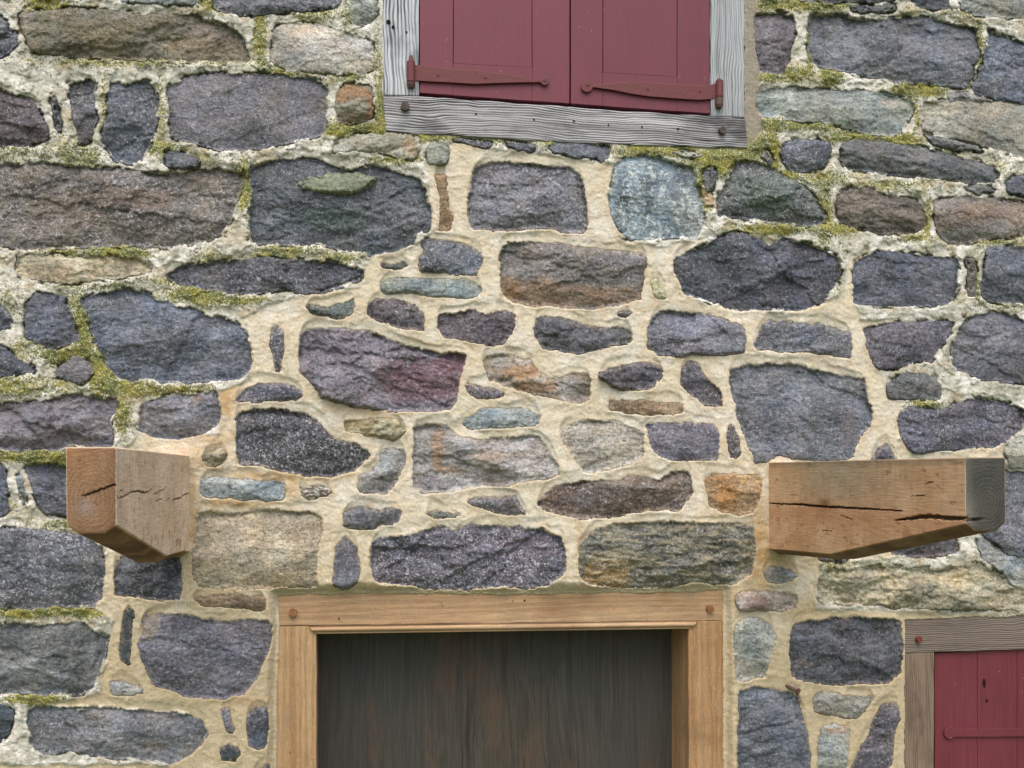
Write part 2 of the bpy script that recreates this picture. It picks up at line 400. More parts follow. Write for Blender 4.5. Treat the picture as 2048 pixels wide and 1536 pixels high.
# ------------------------------------------------------------------ layout of the wall face
# outlines in photograph pixels; each becomes a stone of its own on the wall plane
STONES = """
D|-60,20 0,33 11,46 15,66 35,68 33,90 16,109 -5,115 -60,110
Bg|41,27 110,19 219,19 300,31 383,31 437,46 470,60 487,82 497,123 465,127 355,124 273,118 164,115 63,104 52,77 41,50
Gp|235,-35 395,-35 394,8 330,9 245,5
Db|425,-40 690,-40 680,12 640,20 560,25 525,32 490,30 445,25 428,15
T|555,52 582,46 637,49 691,66 743,85 746,109 746,137 730,148 664,148 604,142 574,143 552,128 541,115 546,82
Gl|705,-40 757,-40 755,30 740,48 713,52 700,35
Pb|-80,175 0,180 41,194 66,202 82,232 95,252 96,282 55,291 -5,293 -80,290
D|102,197 113,196 117,230 124,262 117,266 109,232
D|138,165 175,161 191,173 189,208 194,241 186,262 176,288 161,292 153,262 145,232 139,197
Db|219,164 246,170 273,165 298,164 310,178 317,219 309,260 298,295 287,323 260,327 230,323 216,301 201,284 213,246 217,197
R|338,175 380,152 450,148 560,150 640,162 652,175 656,265 640,272 600,280 560,292 465,303 420,295 350,280 340,265 338,220
D|331,304 355,302 375,310 398,322 396,334 365,338 333,335
O1|675,186 691,170 735,167 744,175 745,235 719,246 675,247 672,219
Tg|664,295 670,284 705,273 746,268 814,269 836,276 839,295 831,314 823,320 790,312 746,303 719,300 691,302 667,304
Gp|861,290 883,286 899,298 896,325 880,331 855,327 853,306
D|905,280 924,277 985,287 976,297 937,290
D|1011,284 1036,283 1066,290 1070,297 1060,305 1036,298 1014,292
D|1098,295 1112,284 1150,286 1191,290 1216,295 1219,314 1202,325 1191,317 1153,316 1109,304
B1|-80,330 30,332 75,325 200,338 330,345 440,338 485,345 487,365 475,400 462,445 440,470 400,485 340,497 270,492 150,495 60,500 0,492 -80,490
Dg|505,328 582,318 620,320 691,338 735,331 795,344 842,358 847,377 864,421 858,456 832,470 823,489 801,500 751,510 705,507 637,489 560,490 500,486 497,440 505,400 500,345
Tg|36,514 71,510 115,511 137,519 186,514 227,514 287,519 303,533 298,541 246,555 191,562 131,567 90,562 38,555 33,533
Dd|328,550 383,529 437,525 520,517 560,519 610,521 664,524 702,533 727,544 724,558 691,571 637,588 593,586 568,578 530,585 462,590 437,582 383,574 350,566
D|66,588 109,590 128,593 139,626 153,659 158,681 128,689 104,702 82,686 52,675 49,632 55,607
D|-50,610 0,615 16,623 27,643 16,656 0,660 -50,655
D|-60,688 0,692 16,700 33,719 65,733 68,744 27,749 0,755 -60,755
R|148,711 164,716 186,733 187,746 164,767 131,760 109,752 115,738
Db|161,603 205,585 246,578 287,582 314,601 383,621 432,636 470,642 489,664 500,689 507,722 498,744 476,760 383,763 350,767 287,760 268,766 235,757 216,733 200,714 191,686 178,640
Pl|-80,815 0,812 68,806 109,796 164,790 202,796 235,804 232,823 221,845 224,869 225,888 215,893 137,893 120,902 27,900 0,897 -80,895
R2|287,806 306,801 355,787 383,790 427,785 435,801 443,831 435,853 405,865 361,878 328,878 295,872 276,856 276,828
P|473,793 495,776 520,769 555,767 582,770 601,782 604,793 590,799 555,802 505,804 472,803
Df|473,835 480,822 510,819 560,818 609,828 637,845 653,864 670,878 713,888 735,902 741,910 727,924 708,943 664,954 609,951 541,936 500,930 478,925 472,900
Pf|549,649 566,664 568,686 563,719 557,744 549,741 549,716 541,692 541,667
Gd|612,612 629,611 656,617 691,603 708,600 711,612 702,629 680,637 637,630 618,623
Pb|738,607 754,599 809,601 831,612 846,626 849,660 828,659 795,658 773,645 738,634 734,621
PP|600,672 612,662 642,657 708,661 741,664 773,677 823,694 883,707 913,704 935,711 927,733 918,765 913,800 902,820 828,824 746,820 675,806 645,795 626,771 603,746 598,720 598,692
Db|845,480 855,480 883,481 921,485 948,498 962,514 965,528 951,552 896,547 839,543 839,517 847,500
Sg|760,569 773,560 839,556 883,560 951,563 962,577 957,593 927,597 883,593 814,586 773,588 763,582
Gd|762,527 787,529 809,525 814,530 801,536 763,536
Pb|875,632 905,626 948,620 976,630 1014,621 1028,629 1030,648 1020,670 1003,689 978,689 927,680 891,675 875,659
O2|868,350 891,350 893,383 896,410 904,443 900,462 880,459 883,415 876,380
Pl2|947,345 960,328 1000,325 1068,328 1142,338 1159,350 1170,383 1174,420 1177,440 1170,465 1137,465 1074,455 1020,460 990,460 943,459 935,435 937,400
SB|1235,323 1268,314 1301,314 1355,325 1388,339 1394,383 1405,410 1407,435 1397,478 1339,474 1287,481 1252,476 1235,454 1221,429 1219,396 1222,383 1227,350
BO|1005,492 1027,485 1109,488 1191,498 1273,507 1293,511 1291,533 1284,571 1279,599 1246,607 1191,618 1164,617 1109,612 1055,612 1010,597 1000,571 999,520
Dk|1342,536 1350,519 1388,503 1427,481 1465,467 1487,469 1515,478 1537,491 1570,481 1625,489 1663,508 1679,517 1681,544 1674,571 1652,604 1625,615 1597,620 1543,617 1465,622 1427,607 1366,585 1355,560
Dd|1074,637 1096,633 1137,640 1191,656 1246,656 1262,666 1262,683 1219,693 1164,707 1131,704 1109,697 1101,703 1082,692 1068,672 1068,656
PR|1309,632 1323,621 1383,626 1427,632 1489,653 1492,681 1487,705 1465,711 1383,712 1347,714 1317,711 1295,694 1298,653
Db|1510,684 1524,653 1537,643 1597,645 1652,653 1701,667 1704,716 1652,708 1619,704 1570,705 1543,701 1513,697
P|1726,656 1761,648 1843,643 1909,643 1906,653 1893,675 1871,708 1863,722 1827,725 1789,738 1756,738 1740,716 1731,686
R3|1931,632 1980,626 2008,630 2060,645 2120,650 2120,775 2048,768 2008,763 1967,760 1926,744 1904,733 1901,708 1915,667
D|1707,528 1729,514 1767,503 1816,508 1871,514 1906,514 1915,539 1917,571 1909,596 1887,610 1816,612 1709,610 1705,571
B2|1931,519 1950,517 1951,558 1950,593 1931,593 1936,555
Db|1972,500 1994,495 2100,495 2110,610 2048,608 1980,604 1961,588 1964,558 1971,522
Gs|1480,320 1515,322 1545,340 1580,357 1610,375 1630,395 1645,418 1652,440 1640,450 1600,452 1540,445 1490,438 1440,430 1432,400 1450,370 1465,340
B2|1672,388 1701,376 1734,377 1761,386 1783,394 1830,399 1843,412 1849,430 1854,451 1838,470 1761,467 1707,454 1679,448 1674,420
O3|1867,410 1879,399 1909,397 1980,397 2048,408 2110,415 2110,468 2048,470 1994,477 1939,484 1893,487 1879,465 1867,443
Db|1565,290 1576,281 1652,281 1663,295 1658,314 1647,336 1606,344 1578,339 1565,323
G|1685,287 1720,279 1775,284 1843,295 1898,309 1953,323 1988,334 1997,350 1986,364 1939,368 1898,358 1816,353 1761,347 1720,342 1690,336 1680,320
D|2012,365 2030,353 2090,350 2090,395 2040,392 2015,385
Gp|1515,186 1543,176 1611,179 1679,183 1761,186 1816,200 1830,213 1816,241 1800,265 1783,273 1729,268 1666,249 1597,241 1521,232 1513,213
Gt|1846,205 1898,202 2008,204 2120,210 2120,335 2048,317 1994,298 1926,282 1871,268 1841,257 1849,227
Db|1619,36 1641,27 1696,34 1761,41 1816,33 1885,42 1947,55 1958,79 1958,109 1947,131 1942,164 1931,178 1871,170 1789,164 1720,150 1679,139 1630,134 1619,109 1614,77
Db|1972,55 2002,71 2060,88 2120,100 2120,215 2048,207 2002,203 1953,186 1941,175 1953,161 1961,137 1975,96
P|1510,30 1532,25 1565,27 1589,36 1592,52 1584,96 1573,131 1567,148 1521,146 1513,96 1508,60
G|1520,-60 1790,-60 1788,3 1700,6 1600,2 1575,-5
D|1822,-60 1900,-60 1897,16 1870,19 1826,10
Gt|1918,-60 2120,-60 2120,45 2048,38 1953,30 1922,18
G|1700,13 1790,10 1790,22 1760,26 1710,24
O4|965,719 998,708 1036,714 1060,722 1074,738 1101,760 1120,757 1148,745 1180,749 1183,793 1178,801 1148,806 1109,797 1068,787 1014,774 978,760 970,738
Pd|1197,744 1219,741 1260,730 1290,725 1323,735 1325,755 1312,763 1309,774 1276,781 1241,779 1219,771 1197,757
P|1366,733 1377,723 1397,727 1410,757 1437,776 1445,795 1443,816 1410,809 1377,785 1362,768 1363,745
O2|1219,801 1273,802 1366,809 1364,826 1295,829 1241,824 1219,816
P|932,771 954,772 1000,782 1009,787 998,796 959,797 937,787
SL|927,848 930,835 948,831 965,819 1006,817 1060,820 1066,826 1082,831 1077,848 1041,852 1000,855 937,857
O5|686,845 719,838 795,838 806,853 812,864 790,880 746,872 705,865 691,861
Rp|765,899 790,898 809,902 814,916 801,946 787,973 773,988 732,987 716,976 721,951 752,935 762,916
TR|828,853 855,848 891,850 905,861 927,878 965,878 1020,875 1071,869 1082,878 1104,913 1118,935 1118,949 1093,957 1055,962 1014,970 965,970 927,979 850,987 828,979 825,938 828,883
T2|1120,861 1153,845 1164,839 1227,841 1263,856 1290,869 1290,897 1287,913 1260,927 1219,940 1170,947 1156,930 1137,902 1123,878
Pv|1292,848 1328,845 1427,849 1435,858 1438,897 1435,920 1369,919 1350,921 1320,913 1306,899 1298,875
Pd|1457,853 1462,850 1476,875 1480,908 1473,919 1462,916 1454,880
DB|1459,738 1492,730 1543,728 1597,729 1625,738 1679,752 1729,757 1731,775 1734,801 1745,826 1740,853 1720,875 1707,908 1696,920 1625,922 1560,912 1513,930 1506,913 1487,870 1470,815 1461,765
G|1772,768 1802,749 1843,748 1871,755 1879,771 1882,790 1879,798 1778,798 1773,785
P|1802,823 1816,815 1871,824 1909,809 1939,798 1988,804 2038,811 2050,831 2046,858 2021,880 1988,894 1926,897 1876,902 1830,908 1808,889 1797,858 1797,837
Gp|2010,897 2024,880 2090,862 2090,942 2021,935
P|1740,925 1756,899 1772,890 1786,905 1794,925 1790,960 1745,960
R3|1985,946 2012,942 2110,945 2110,1120 2048,1116 2016,1113 1994,1088 1969,1074 1950,1040 1960,980
P|1770,1060 1850,1040 1905,1050 1915,1085 1910,1105 1880,1112 1820,1115 1785,1108
Gb|1952,1080 1970,1078 1995,1100 2048,1125 2110,1140 2110,1180 2048,1172 2030,1170 2010,1150 1985,1132 1965,1115
TG|1636,1157 1652,1141 1693,1142 1761,1132 1843,1138 1926,1135 1953,1127 1994,1146 2035,1171 2070,1190 2120,1205 2120,1222 2008,1221 1898,1220 1816,1217 1761,1209 1707,1209 1644,1203 1636,1193
O6|1411,951 1443,949 1492,949 1520,954 1522,984 1514,1014 1498,1027 1476,1031 1437,1020 1418,1012 1411,979
BB|1071,1009 1115,970 1164,962 1238,962 1257,951 1295,954 1320,960 1345,945 1377,943 1383,962 1386,990 1364,1012 1355,1024 1339,1017 1295,1021 1232,1031 1164,1038 1120,1028 1090,1020
GO|1156,1100 1164,1085 1191,1062 1227,1047 1301,1044 1410,1046 1498,1047 1509,1066 1509,1115 1502,1148 1465,1168 1432,1171 1400,1165 1369,1167 1328,1176 1232,1175 1178,1171 1161,1157 1157,1130
PX|743,1085 768,1074 817,1072 855,1058 883,1052 905,1061 927,1053 948,1050 1006,1053 1049,1055 1090,1058 1123,1074 1131,1094 1134,1137 1120,1157 1096,1171 1055,1178 1006,1174 910,1180 855,1179 814,1170 760,1170 745,1155 740,1120
R|675,1088 691,1074 713,1096 719,1124 717,1165 697,1178 668,1176 669,1130
T3|396,1028 424,1022 465,1028 520,1019 580,1022 635,1026 644,1035 645,1069 635,1088 634,1143 632,1175 560,1175 480,1178 420,1175 400,1172 384,1155 386,1102 392,1060
Rg|403,960 427,954 492,960 560,964 569,972 567,1001 530,1002 465,998 410,992 400,978
W|601,976 615,972 655,975 664,984 652,992 618,999 606,990
D|687,1024 713,1016 746,1020 787,1018 803,1022 795,1044 746,1055 705,1057 686,1050
Pf|934,1006 954,995 1003,996 1027,991 1040,1006 1051,1027 1033,1031 992,1025 965,1014
Gd|853,1029 875,1021 894,1028 927,1029 910,1034 869,1036
O5|402,913 432,899 446,897 454,910 448,921 424,934 407,924
D|50,934 85,930 140,933 180,960 180,1030 100,1030 82,1022 74,1005 66,978
Db|-60,930 0,930 8,935 14,979 19,1017 5,1031 -60,1030
Df2|-90,1060 0,1059 55,1058 109,1064 164,1069 200,1092 205,1120 210,1157 207,1198 189,1212 137,1215 115,1213 60,1220 0,1213 -90,1210
Dd|236,1122 262,1105 330,1100 358,1115 363,1130 363,1165 358,1198 328,1201 273,1195 232,1191 227,1160 232,1132
O2|388,1195 427,1191 465,1190 530,1195 531,1209 525,1221 465,1214 405,1212
R4|287,1236 323,1228 383,1231 410,1239 451,1242 533,1239 546,1253 541,1294 520,1346 492,1387 451,1398 369,1394 355,1385 306,1370 290,1340 276,1294 285,1265
SD|249,1225 257,1218 269,1220 265,1253 262,1294 260,1332 243,1321 238,1296 243,1269
R5|-90,1248 0,1250 66,1253 120,1247 164,1244 191,1261 218,1275 213,1307 197,1348 189,1376 164,1389 96,1389 41,1384 0,1390 -90,1388
Rp|219,1365 246,1363 282,1373 287,1387 268,1390 232,1391 224,1381
R6|55,1420 82,1411 123,1417 159,1420 211,1414 273,1420 355,1428 405,1441 416,1463 405,1485 388,1507 361,1521 342,1529 301,1523 260,1518 191,1510 137,1502 90,1510 66,1500 60,1458
SD|-80,1405 10,1410 30,1425 20,1460 0,1490 -80,1500
R|443,1420 457,1414 460,1430 469,1455 465,1467 451,1463
Db|503,1420 520,1413 537,1420 537,1485 530,1496 511,1499 496,1490 492,1452
SD|440,1499 459,1488 476,1496 481,1510 470,1522 443,1520
D|510,1545 540,1528 545,1560 500,1570
Rp|1529,1143 1543,1134 1578,1139 1597,1150 1584,1161 1554,1167 1532,1165
TP|1474,1190 1498,1183 1560,1184 1590,1190 1594,1204 1588,1214 1568,1223 1540,1220 1481,1223 1468,1208
SW|1476,1245 1498,1237 1520,1238 1544,1253 1552,1275 1547,1307 1528,1351 1476,1365 1468,1329 1466,1269
Dd|1586,1247 1625,1242 1707,1234 1761,1239 1789,1236 1803,1250 1804,1307 1800,1351 1775,1365 1720,1368 1666,1370 1611,1362 1584,1351 1578,1307 1582,1269
Db|1476,1380 1515,1373 1570,1384 1597,1395 1603,1430 1616,1471 1620,1536 1622,1600 1478,1600 1474,1500 1478,1440
Rg2|1625,1395 1641,1385 1679,1389 1720,1395 1745,1392 1734,1414 1715,1437 1679,1433 1641,1430 1626,1420
SO|1643,1453 1666,1448 1699,1455 1696,1499 1690,1600 1636,1600 1638,1485
P|1760,1412 1786,1405 1794,1414 1799,1439 1788,1471 1784,1526 1768,1560 1740,1600 1690,1600 1704,1536 1712,1512 1729,1485 1748,1439
D|1635,1112 1670,1106 1700,1112 1690,1124 1645,1122
D|1405,350 1425,335 1434,350 1425,380 1412,385
TO|1402,370 1415,370 1427,398 1425,412 1408,412
Gp|1342,303 1380,304 1405,313 1370,314
D|1520,312 1535,300 1545,320 1540,335
TL|1300,567 1312,555 1325,574 1332,596 1314,596
D|1235,626 1250,622 1266,629 1250,633
Rg|33,955 41,950 52,1000 48,1013
G|1850,270 1900,280 1958,293 1962,303 1905,301 1870,288
Rp|1893,190 1931,185 1990,203 1900,204
G|1925,372 1975,374 1992,384 1955,389
""".strip().splitlines()
# code: colour, second colour, flecks, roughness (mm), bedding strength
K = {
 'D': ((88, 87, 96), (104, 104, 114), .6, 5, .5), 'Db': ((90, 94, 106), (112, 114, 126), .7, 5, .5), 'Dd': ((72, 70, 78), (100, 100, 110), .6, 6, .6),
 'Dg': ((80, 84, 90), (100, 104, 110), .45, 6, .7), 'Df': ((66, 62, 64), (84, 80, 84), 1.3, 6, .2), 'Df2': ((90, 90, 98), (114, 112, 118), 1.0, 5, .2),
 'Dk': ((66, 68, 78), (88, 86, 98), .5, 6, .5), 'DB': ((92, 98, 112), (112, 116, 130), .7, 5, .4),
 'P': ((92, 84, 96), (112, 102, 114), .8, 5, .4), 'Pb': ((82, 70, 76), (104, 92, 98), .6, 6, .6), 'Pl': ((108, 98, 112), (126, 118, 132), .35, 8, .6),
 'Pf': ((94, 84, 92), (116, 108, 116), 1.2, 5, .2), 'PP': ((112, 98, 110), (136, 124, 140), .8, 9, .5), 'Pl2': ((108, 100, 108), (132, 128, 136), .9, 6, .4),
 'PR': ((112, 100, 108), (128, 124, 134), .7, 6, .4), 'Pd': ((76, 68, 74), (98, 88, 96), .8, 7, .5), 'Pv': ((96, 92, 112), (122, 116, 136), .8, 4, .3),
 'PX': ((88, 76, 90), (116, 108, 124), 1.3, 9, .2),
 'R': ((114, 108, 118), (126, 120, 130), .5, 2.5, .2), 'R2': ((116, 112, 116), (140, 132, 132), .5, 6, .4), 'R3': ((104, 96, 104), (122, 118, 126), .6, 5, .5),
 'R4': ((108, 98, 106), (126, 116, 124), .8, 5, .4), 'R5': ((104, 108, 114), (128, 132, 136), .3, 6, .4), 'R6': ((120, 116, 116), (134, 128, 126), .6, 5, .4),
 'Rp': ((138, 130, 124), (156, 150, 144), .4, 4, .8), 'Rg': ((136, 138, 132), (158, 158, 148), .3, 4, .5), 'Rg2': ((126, 120, 108), (144, 138, 124), .3, 5, .5),
 'G': ((98, 102, 102), (118, 120, 120), .4, 5, .8), 'Gp': ((136, 142, 132), (154, 158, 148), .3, 4, .6), 'Gl': ((112, 130, 128), (148, 162, 156), .7, 4, .2),
 'Gd': ((74, 86, 80), (104, 118, 110), .4, 4, .5), 'Gs': ((80, 84, 88), (100, 112, 104), .9, 6, .5), 'Gt': ((142, 142, 134), (156, 154, 144), .4, 3, .5),
 'Gb': ((128, 142, 148), (160, 164, 158), .6, 4, .4), 'GO': ((86, 92, 84), (122, 124, 110), .7, 7, 2.0),
 'T': ((178, 168, 152), (192, 180, 160), .4, 3, .5), 'Tg': ((160, 154, 130), (178, 172, 152), .3, 4, .8), 'T2': ((156, 146, 128), (180, 168, 152), 1.0, 5, .2),
 'T3': ((162, 152, 132), (178, 170, 152), .7, 4, .2), 'TR': ((142, 132, 124), (162, 154, 146), .5, 7, .9), 'TG': ((142, 136, 114), (168, 160, 134), .2, 10, .8),
 'TP': ((134, 120, 108), (172, 162, 154), .3, 7, .5), 'TO': ((190, 160, 120), (206, 186, 160), .2, 3, .2), 'TL': ((170, 168, 124), (186, 180, 140), .1, 2, .2),
 'B1': ((108, 103, 98), (122, 114, 104), 1.0, 6, .7), 'B2': ((98, 92, 84), (120, 110, 100), .5, 6, 1.2), 'Bg': ((112, 106, 82), (132, 124, 106), .5, 5, .7),
 'BO': ((108, 104, 106), (124, 118, 114), .8, 5, .6), 'BB': ((94, 80, 68), (118, 106, 98), 1.1, 7, .4),
 'O1': ((150, 122, 88), (134, 134, 116), .3, 6, .3), 'O2': ((122, 98, 70), (146, 122, 90), .4, 4, .9), 'O3': ((112, 106, 102), (126, 114, 100), .6, 4, .4),
 'O4': ((134, 122, 108), (158, 150, 142), .5, 7, .4), 'O5': ((124, 112, 78), (150, 144, 116), .4, 6, .8), 'O6': ((156, 124, 82), (176, 150, 112), .5, 6, .3),
 'S': ((125, 142, 148), (150, 160, 160), .5, 4, .4), 'Sg': ((128, 144, 138), (154, 164, 156), .2, 3, .2), 'SB': ((106, 130, 144), (134, 154, 163), .25, 5, .2),
 'SL': ((104, 128, 146), (140, 156, 168), .1, 4, 1.0), 'SD': ((52, 64, 74), (66, 80, 90), .2, 3, .3), 'SW': ((148, 158, 156), (170, 176, 168), .5, 4, .3),
 'SO': ((146, 150, 142), (166, 166, 154), .4, 6, .6), 'W': ((236, 232, 224), (214, 208, 198), .2, 8, .8),
}
# colour patches that the stones really have: x, y, rx, ry, colour, strength
def _des(c, k):
    g = sum(c) / 3.0
    return tuple(g + (q - g) * k for q in c)
def _cool(c, k): return (c[0] * .955 * (1 - .028 * k), c[1] * .965 * (1 + .006 * k), c[2] * .96 * (1 + .032 * k))
K = {a: ((_des(v[0], .62 if v[0][2] >= v[0][0] - 4 else .85)), _des(v[1], .62 if v[1][2] >= v[1][0] - 4 else .85)) + v[2:] for a, v in K.items()}
K = {a: (_cool(v[0], 1 if a[0] in 'DPR' else .1), _cool(v[1], 1 if a[0] in 'DPR' else .1)) + v[2:] for a, v in K.items()}
K = {a: (tuple(min(q * 1.09, 235) for q in v[0]), tuple(min(q * 1.09, 238) for q in v[1])) + v[2:] if a[0] in 'TSO' or a in ('Rp', 'Rg', 'Rg2', 'Gp', 'Gt', 'Gl', 'Gb') else v for a, v in K.items()}
PATCH = [
 (845, 760, 85, 45, (104, 70, 82), .9), (905, 725, 35, 25, (110, 74, 84), .8), (700, 690, 90, 22, (140, 134, 152), .6),
 (1090, 590, 110, 28, (140, 112, 74), .8), (1230, 590, 60, 18, (150, 124, 98), .8), (1015, 578, 22, 26, (138, 102, 56), .8),
 (1215, 1150, 50, 30, (158, 128, 66), .9), (1250, 1120, 60, 14, (138, 128, 92), .7), (1195, 1120, 22, 14, (146, 132, 90), .7),
 (875, 900, 13, 44, (158, 122, 82), .8), (900, 942, 36, 7, (152, 118, 82), .7), (990, 912, 60, 10, (160, 134, 104), .7), (850, 965, 30, 14, (124, 116, 126), .7),
 (1420, 505, 42, 32, (52, 66, 68), .75), (665, 440, 70, 28, (82, 104, 100), .7), (260, 395, 90, 22, (130, 106, 84), .45), (120, 430, 80, 40, (120, 106, 90), .5),
 (1970, 425, 60, 18, (140, 108, 82), .5), (1930, 470, 60, 10, (84, 98, 88), .6), (1530, 390, 60, 40, (84, 108, 92), .55), (1370, 420, 30, 40, (134, 130, 118), .4),
 (820, 295, 14, 22, (166, 134, 96), .85), (700, 185, 40, 14, (160, 118, 72), .8), (740, 215, 10, 30, (160, 112, 70), .7), (710, 215, 24, 16, (150, 152, 134), .8),
 (1450, 985, 22, 28, (182, 128, 66), .8), (1505, 985, 16, 30, (160, 140, 120), .7), (1130, 1000, 40, 20, (100, 76, 54), .6), (1160, 1000, 22, 16, (104, 104, 110), .6),
 (1040, 745, 40, 12, (176, 132, 80), .8), (1070, 775, 40, 12, (166, 120, 76), .7), (1000, 730, 22, 12, (140, 138, 136), .7), (1150, 775, 25, 20, (158, 156, 156), .6),
 (300, 1255, 20, 30, (150, 136, 108), .8), (1670, 1458, 26, 8, (160, 116, 78), .8), (1490, 1205, 12, 14, (184, 170, 168), .8), (1570, 1200, 26, 14, (150, 142, 122), .8),
 (1518, 1205, 20, 18, (128, 96, 80), .7), (1498, 1295, 14, 26, (150, 168, 176), .5), (1510, 1255, 30, 12, (112, 122, 116), .6), (560, 1160, 50, 14, (140, 120, 90), .4),
 (200, 60, 70, 24, (108, 98, 62), .6), (400, 90, 60, 20, (124, 104, 76), .6), (400, 60, 60, 16, (146, 136, 130), .5), (90, 60, 40, 30, (98, 104, 84), .5),
 (605, 60, 40, 8, (186, 164, 140), .6), (130, 545, 30, 10, (176, 150, 120), .5), (200, 545, 40, 10, (160, 136, 108), .5), (1700, 850, 20, 40, (112, 100, 102), .5),
 (440, 800, 20, 14, (100, 98, 108), .6), (395, 800, 14, 12, (138, 112, 92), .6), (1440, 665, 50, 40, (130, 130, 138), .5), (1610, 1330, 14, 10, (140, 120, 100), .5),
 (1900, 1155, 80, 14, (188, 170, 130), .5), (2000, 1195, 50, 20, (170, 156, 122), .5), (1780, 205, 26, 8, (190, 178, 162), .7), (1350, 400, 26, 30, (160, 172, 176), .5),
 (1290, 385, 10, 60, (92, 112, 122), .5), (1390, 450, 12, 20, (130, 112, 98), .5), (470, 1080, 40, 40, (172, 166, 156), .5), (600, 1060, 40, 24, (168, 142, 110), .4),
 (20, 360, 20, 30, (190, 188, 170), .0), (1090, 850, 30, 10, (160, 172, 180), .0), (1050, 1090, 60, 30, (112, 92, 104), .5), (300, 1490, 30, 10, (128, 112, 84), .5),
]
NEW = [(905, 285), (1000, 300), (1120, 315), (1228, 330), (1215, 400), (1240, 480), (1330, 495), (1400, 478), (1345, 540), (1400, 605), (1560, 625), (1690, 590),
       (1700, 500), (1716, 640), (1790, 640), (1760, 740), (1775, 800), (1810, 805), (1795, 880), (1900, 905), (2010, 890), (2010, 930), (1900, 1100), (1640, 1125), (1630, 1215),
       (1810, 1225), (1900, 1232), (2500, 1225), (2500, 2900), (-500, 2900), (-500, 1540), (200, 1530), (330, 1530), (420, 1470), (380, 1425), (100, 1405), (200, 1385), (225, 1240), (190, 1215), (215, 1110), (240, 900),
       (270, 880), (280, 865), (440, 868), (440, 780), (505, 760), (500, 680), (480, 640), (560, 600), (720, 575), (735, 520), (860, 480), (862, 360), (850, 335)]
GREY = [(1488, -700), (1516, -700), (1514, 40), (1520, 140), (1516, 200), (1525, 260), (1505, 290), (1494, 292), (1486, 200)]
#       x, y, rx, ry, amount : moss on the mortar
MOSS = [(100, 5, 60, 14, .6), (280, 122, 220, 9, .55), (520, 55, 14, 70, .75), (560, 145, 60, 8, .5), (470, 10, 60, 12, .6), (430, 5, 30, 20, .6), (640, 30, 60, 14, .5), (690, 40, 12, 30, .6),
        (690, 150, 40, 10, .5), (650, 190, 10, 30, .3), (700, 260, 60, 12, .9), (762, 220, 14, 60, .8), (755, 120, 10, 80, .35), (830, 272, 90, 8, .7), (1000, 275, 120, 7, .6), (1150, 280, 90, 8, .7),
        (1330, 300, 90, 12, .75), (1440, 320, 60, 22, .85), (1410, 370, 18, 50, .75), (160, 310, 50, 30, .5), (330, 295, 40, 12, .5), (210, 230, 8, 70, .35), (320, 200, 10, 80, .4), (30, 300, 80, 14, .25),
        (410, 318, 50, 10, .3), (490, 370, 14, 40, .8), (495, 440, 10, 60, .35), (620, 345, 70, 8, .5), (790, 318, 60, 8, .7), (560, 505, 60, 12, .6), (680, 515, 50, 8, .45), (240, 505, 70, 9, .7), (120, 505, 60, 8, .45), (440, 515, 60, 8, .4),
        (330, 560, 60, 10, .5), (390, 590, 70, 16, .75), (480, 600, 60, 8, .7), (200, 572, 90, 8, .45), (150, 610, 16, 40, .45), (165, 680, 22, 70, .8), (205, 740, 30, 40, .95), (120, 710, 40, 22, .7), (60, 700, 60, 20, .5), (30, 590, 40, 40, .35),
        (60, 770, 120, 18, .55), (250, 775, 60, 12, .8), (330, 782, 90, 9, .7), (245, 830, 16, 40, .6), (60, 912, 120, 10, .85), (110, 925, 60, 8, .7), (60, 1020, 40, 30, .25), (140, 1050, 60, 10, .6), (100, 1223, 110, 9, .95), (60, 1398, 60, 8, .8),
        (1600, 5, 90, 14, .85), (1590, 150, 40, 14, .8), (1660, 150, 20, 16, .9), (1620, 100, 6, 60, .7), (1540, 155, 40, 10, .6), (1840, 178, 50, 12, .95), (1920, 170, 40, 8, .5), (1960, 90, 8, 50, .6), (1860, 25, 60, 8, .3),
        (1540, 250, 40, 14, .75), (1620, 252, 60, 9, .7), (1720, 272, 70, 9, .75), (1800, 280, 50, 8, .8), (1830, 240, 8, 40, .6), (1545, 300, 14, 60, .75), (1560, 350, 40, 10, .8), (1640, 360, 60, 12, .5), (1500, 290, 30, 30, .8),
        (1650, 420, 16, 60, .7), (1660, 350, 80, 10, .35), (1780, 370, 90, 9, .5), (1855, 440, 8, 40, .7), (1550, 458, 80, 8, .8), (1680, 460, 40, 10, .7), (1830, 475, 50, 6, .6), (1680, 530, 8, 60, .4), (1630, 490, 40, 8, .4), (2020, 480, 60, 10, .6),
        (1900, 300, 70, 10, .2), (2000, 340, 40, 12, .3), (2030, 610, 50, 8, .5), (1700, 210, 20, 8, .3), (1955, 560, 6, 40, .5), (1470, 470, 60, 6, .0), (1850, 810, 60, 8, .4), (1700, 1130, 80, 8, .4), (2040, 1235, 60, 8, .5), (1920, 250, 30, 20, .2)]
#       x, y, rx, ry, amount : rusty run-off stain on the new mortar
STAIN = [(450, 790, 30, 50, .8), (430, 870, 60, 20, .5), (1520, 1100, 22, 80, .9), (1545, 1130, 60, 30, .7), (1500, 1190, 40, 14, .5), (385, 1050, 14, 120, .7), (470, 1005, 90, 10, .7), (560, 955, 120, 14, .7), (580, 990, 20, 20, .5),
         (400, 915, 60, 30, .5), (760, 820, 90, 10, .45), (1160, 1080, 8, 50, .5), (430, 1180, 90, 14, .4), (1600, 1220, 40, 20, .4), (1530, 920, 20, 14, .4), (840, 590, 40, 8, .3), (1000, 690, 60, 8, .3), (480, 1400, 60, 14, .4), (1270, 620, 60, 8, .2), (330, 1130, 30, 60, .3)]

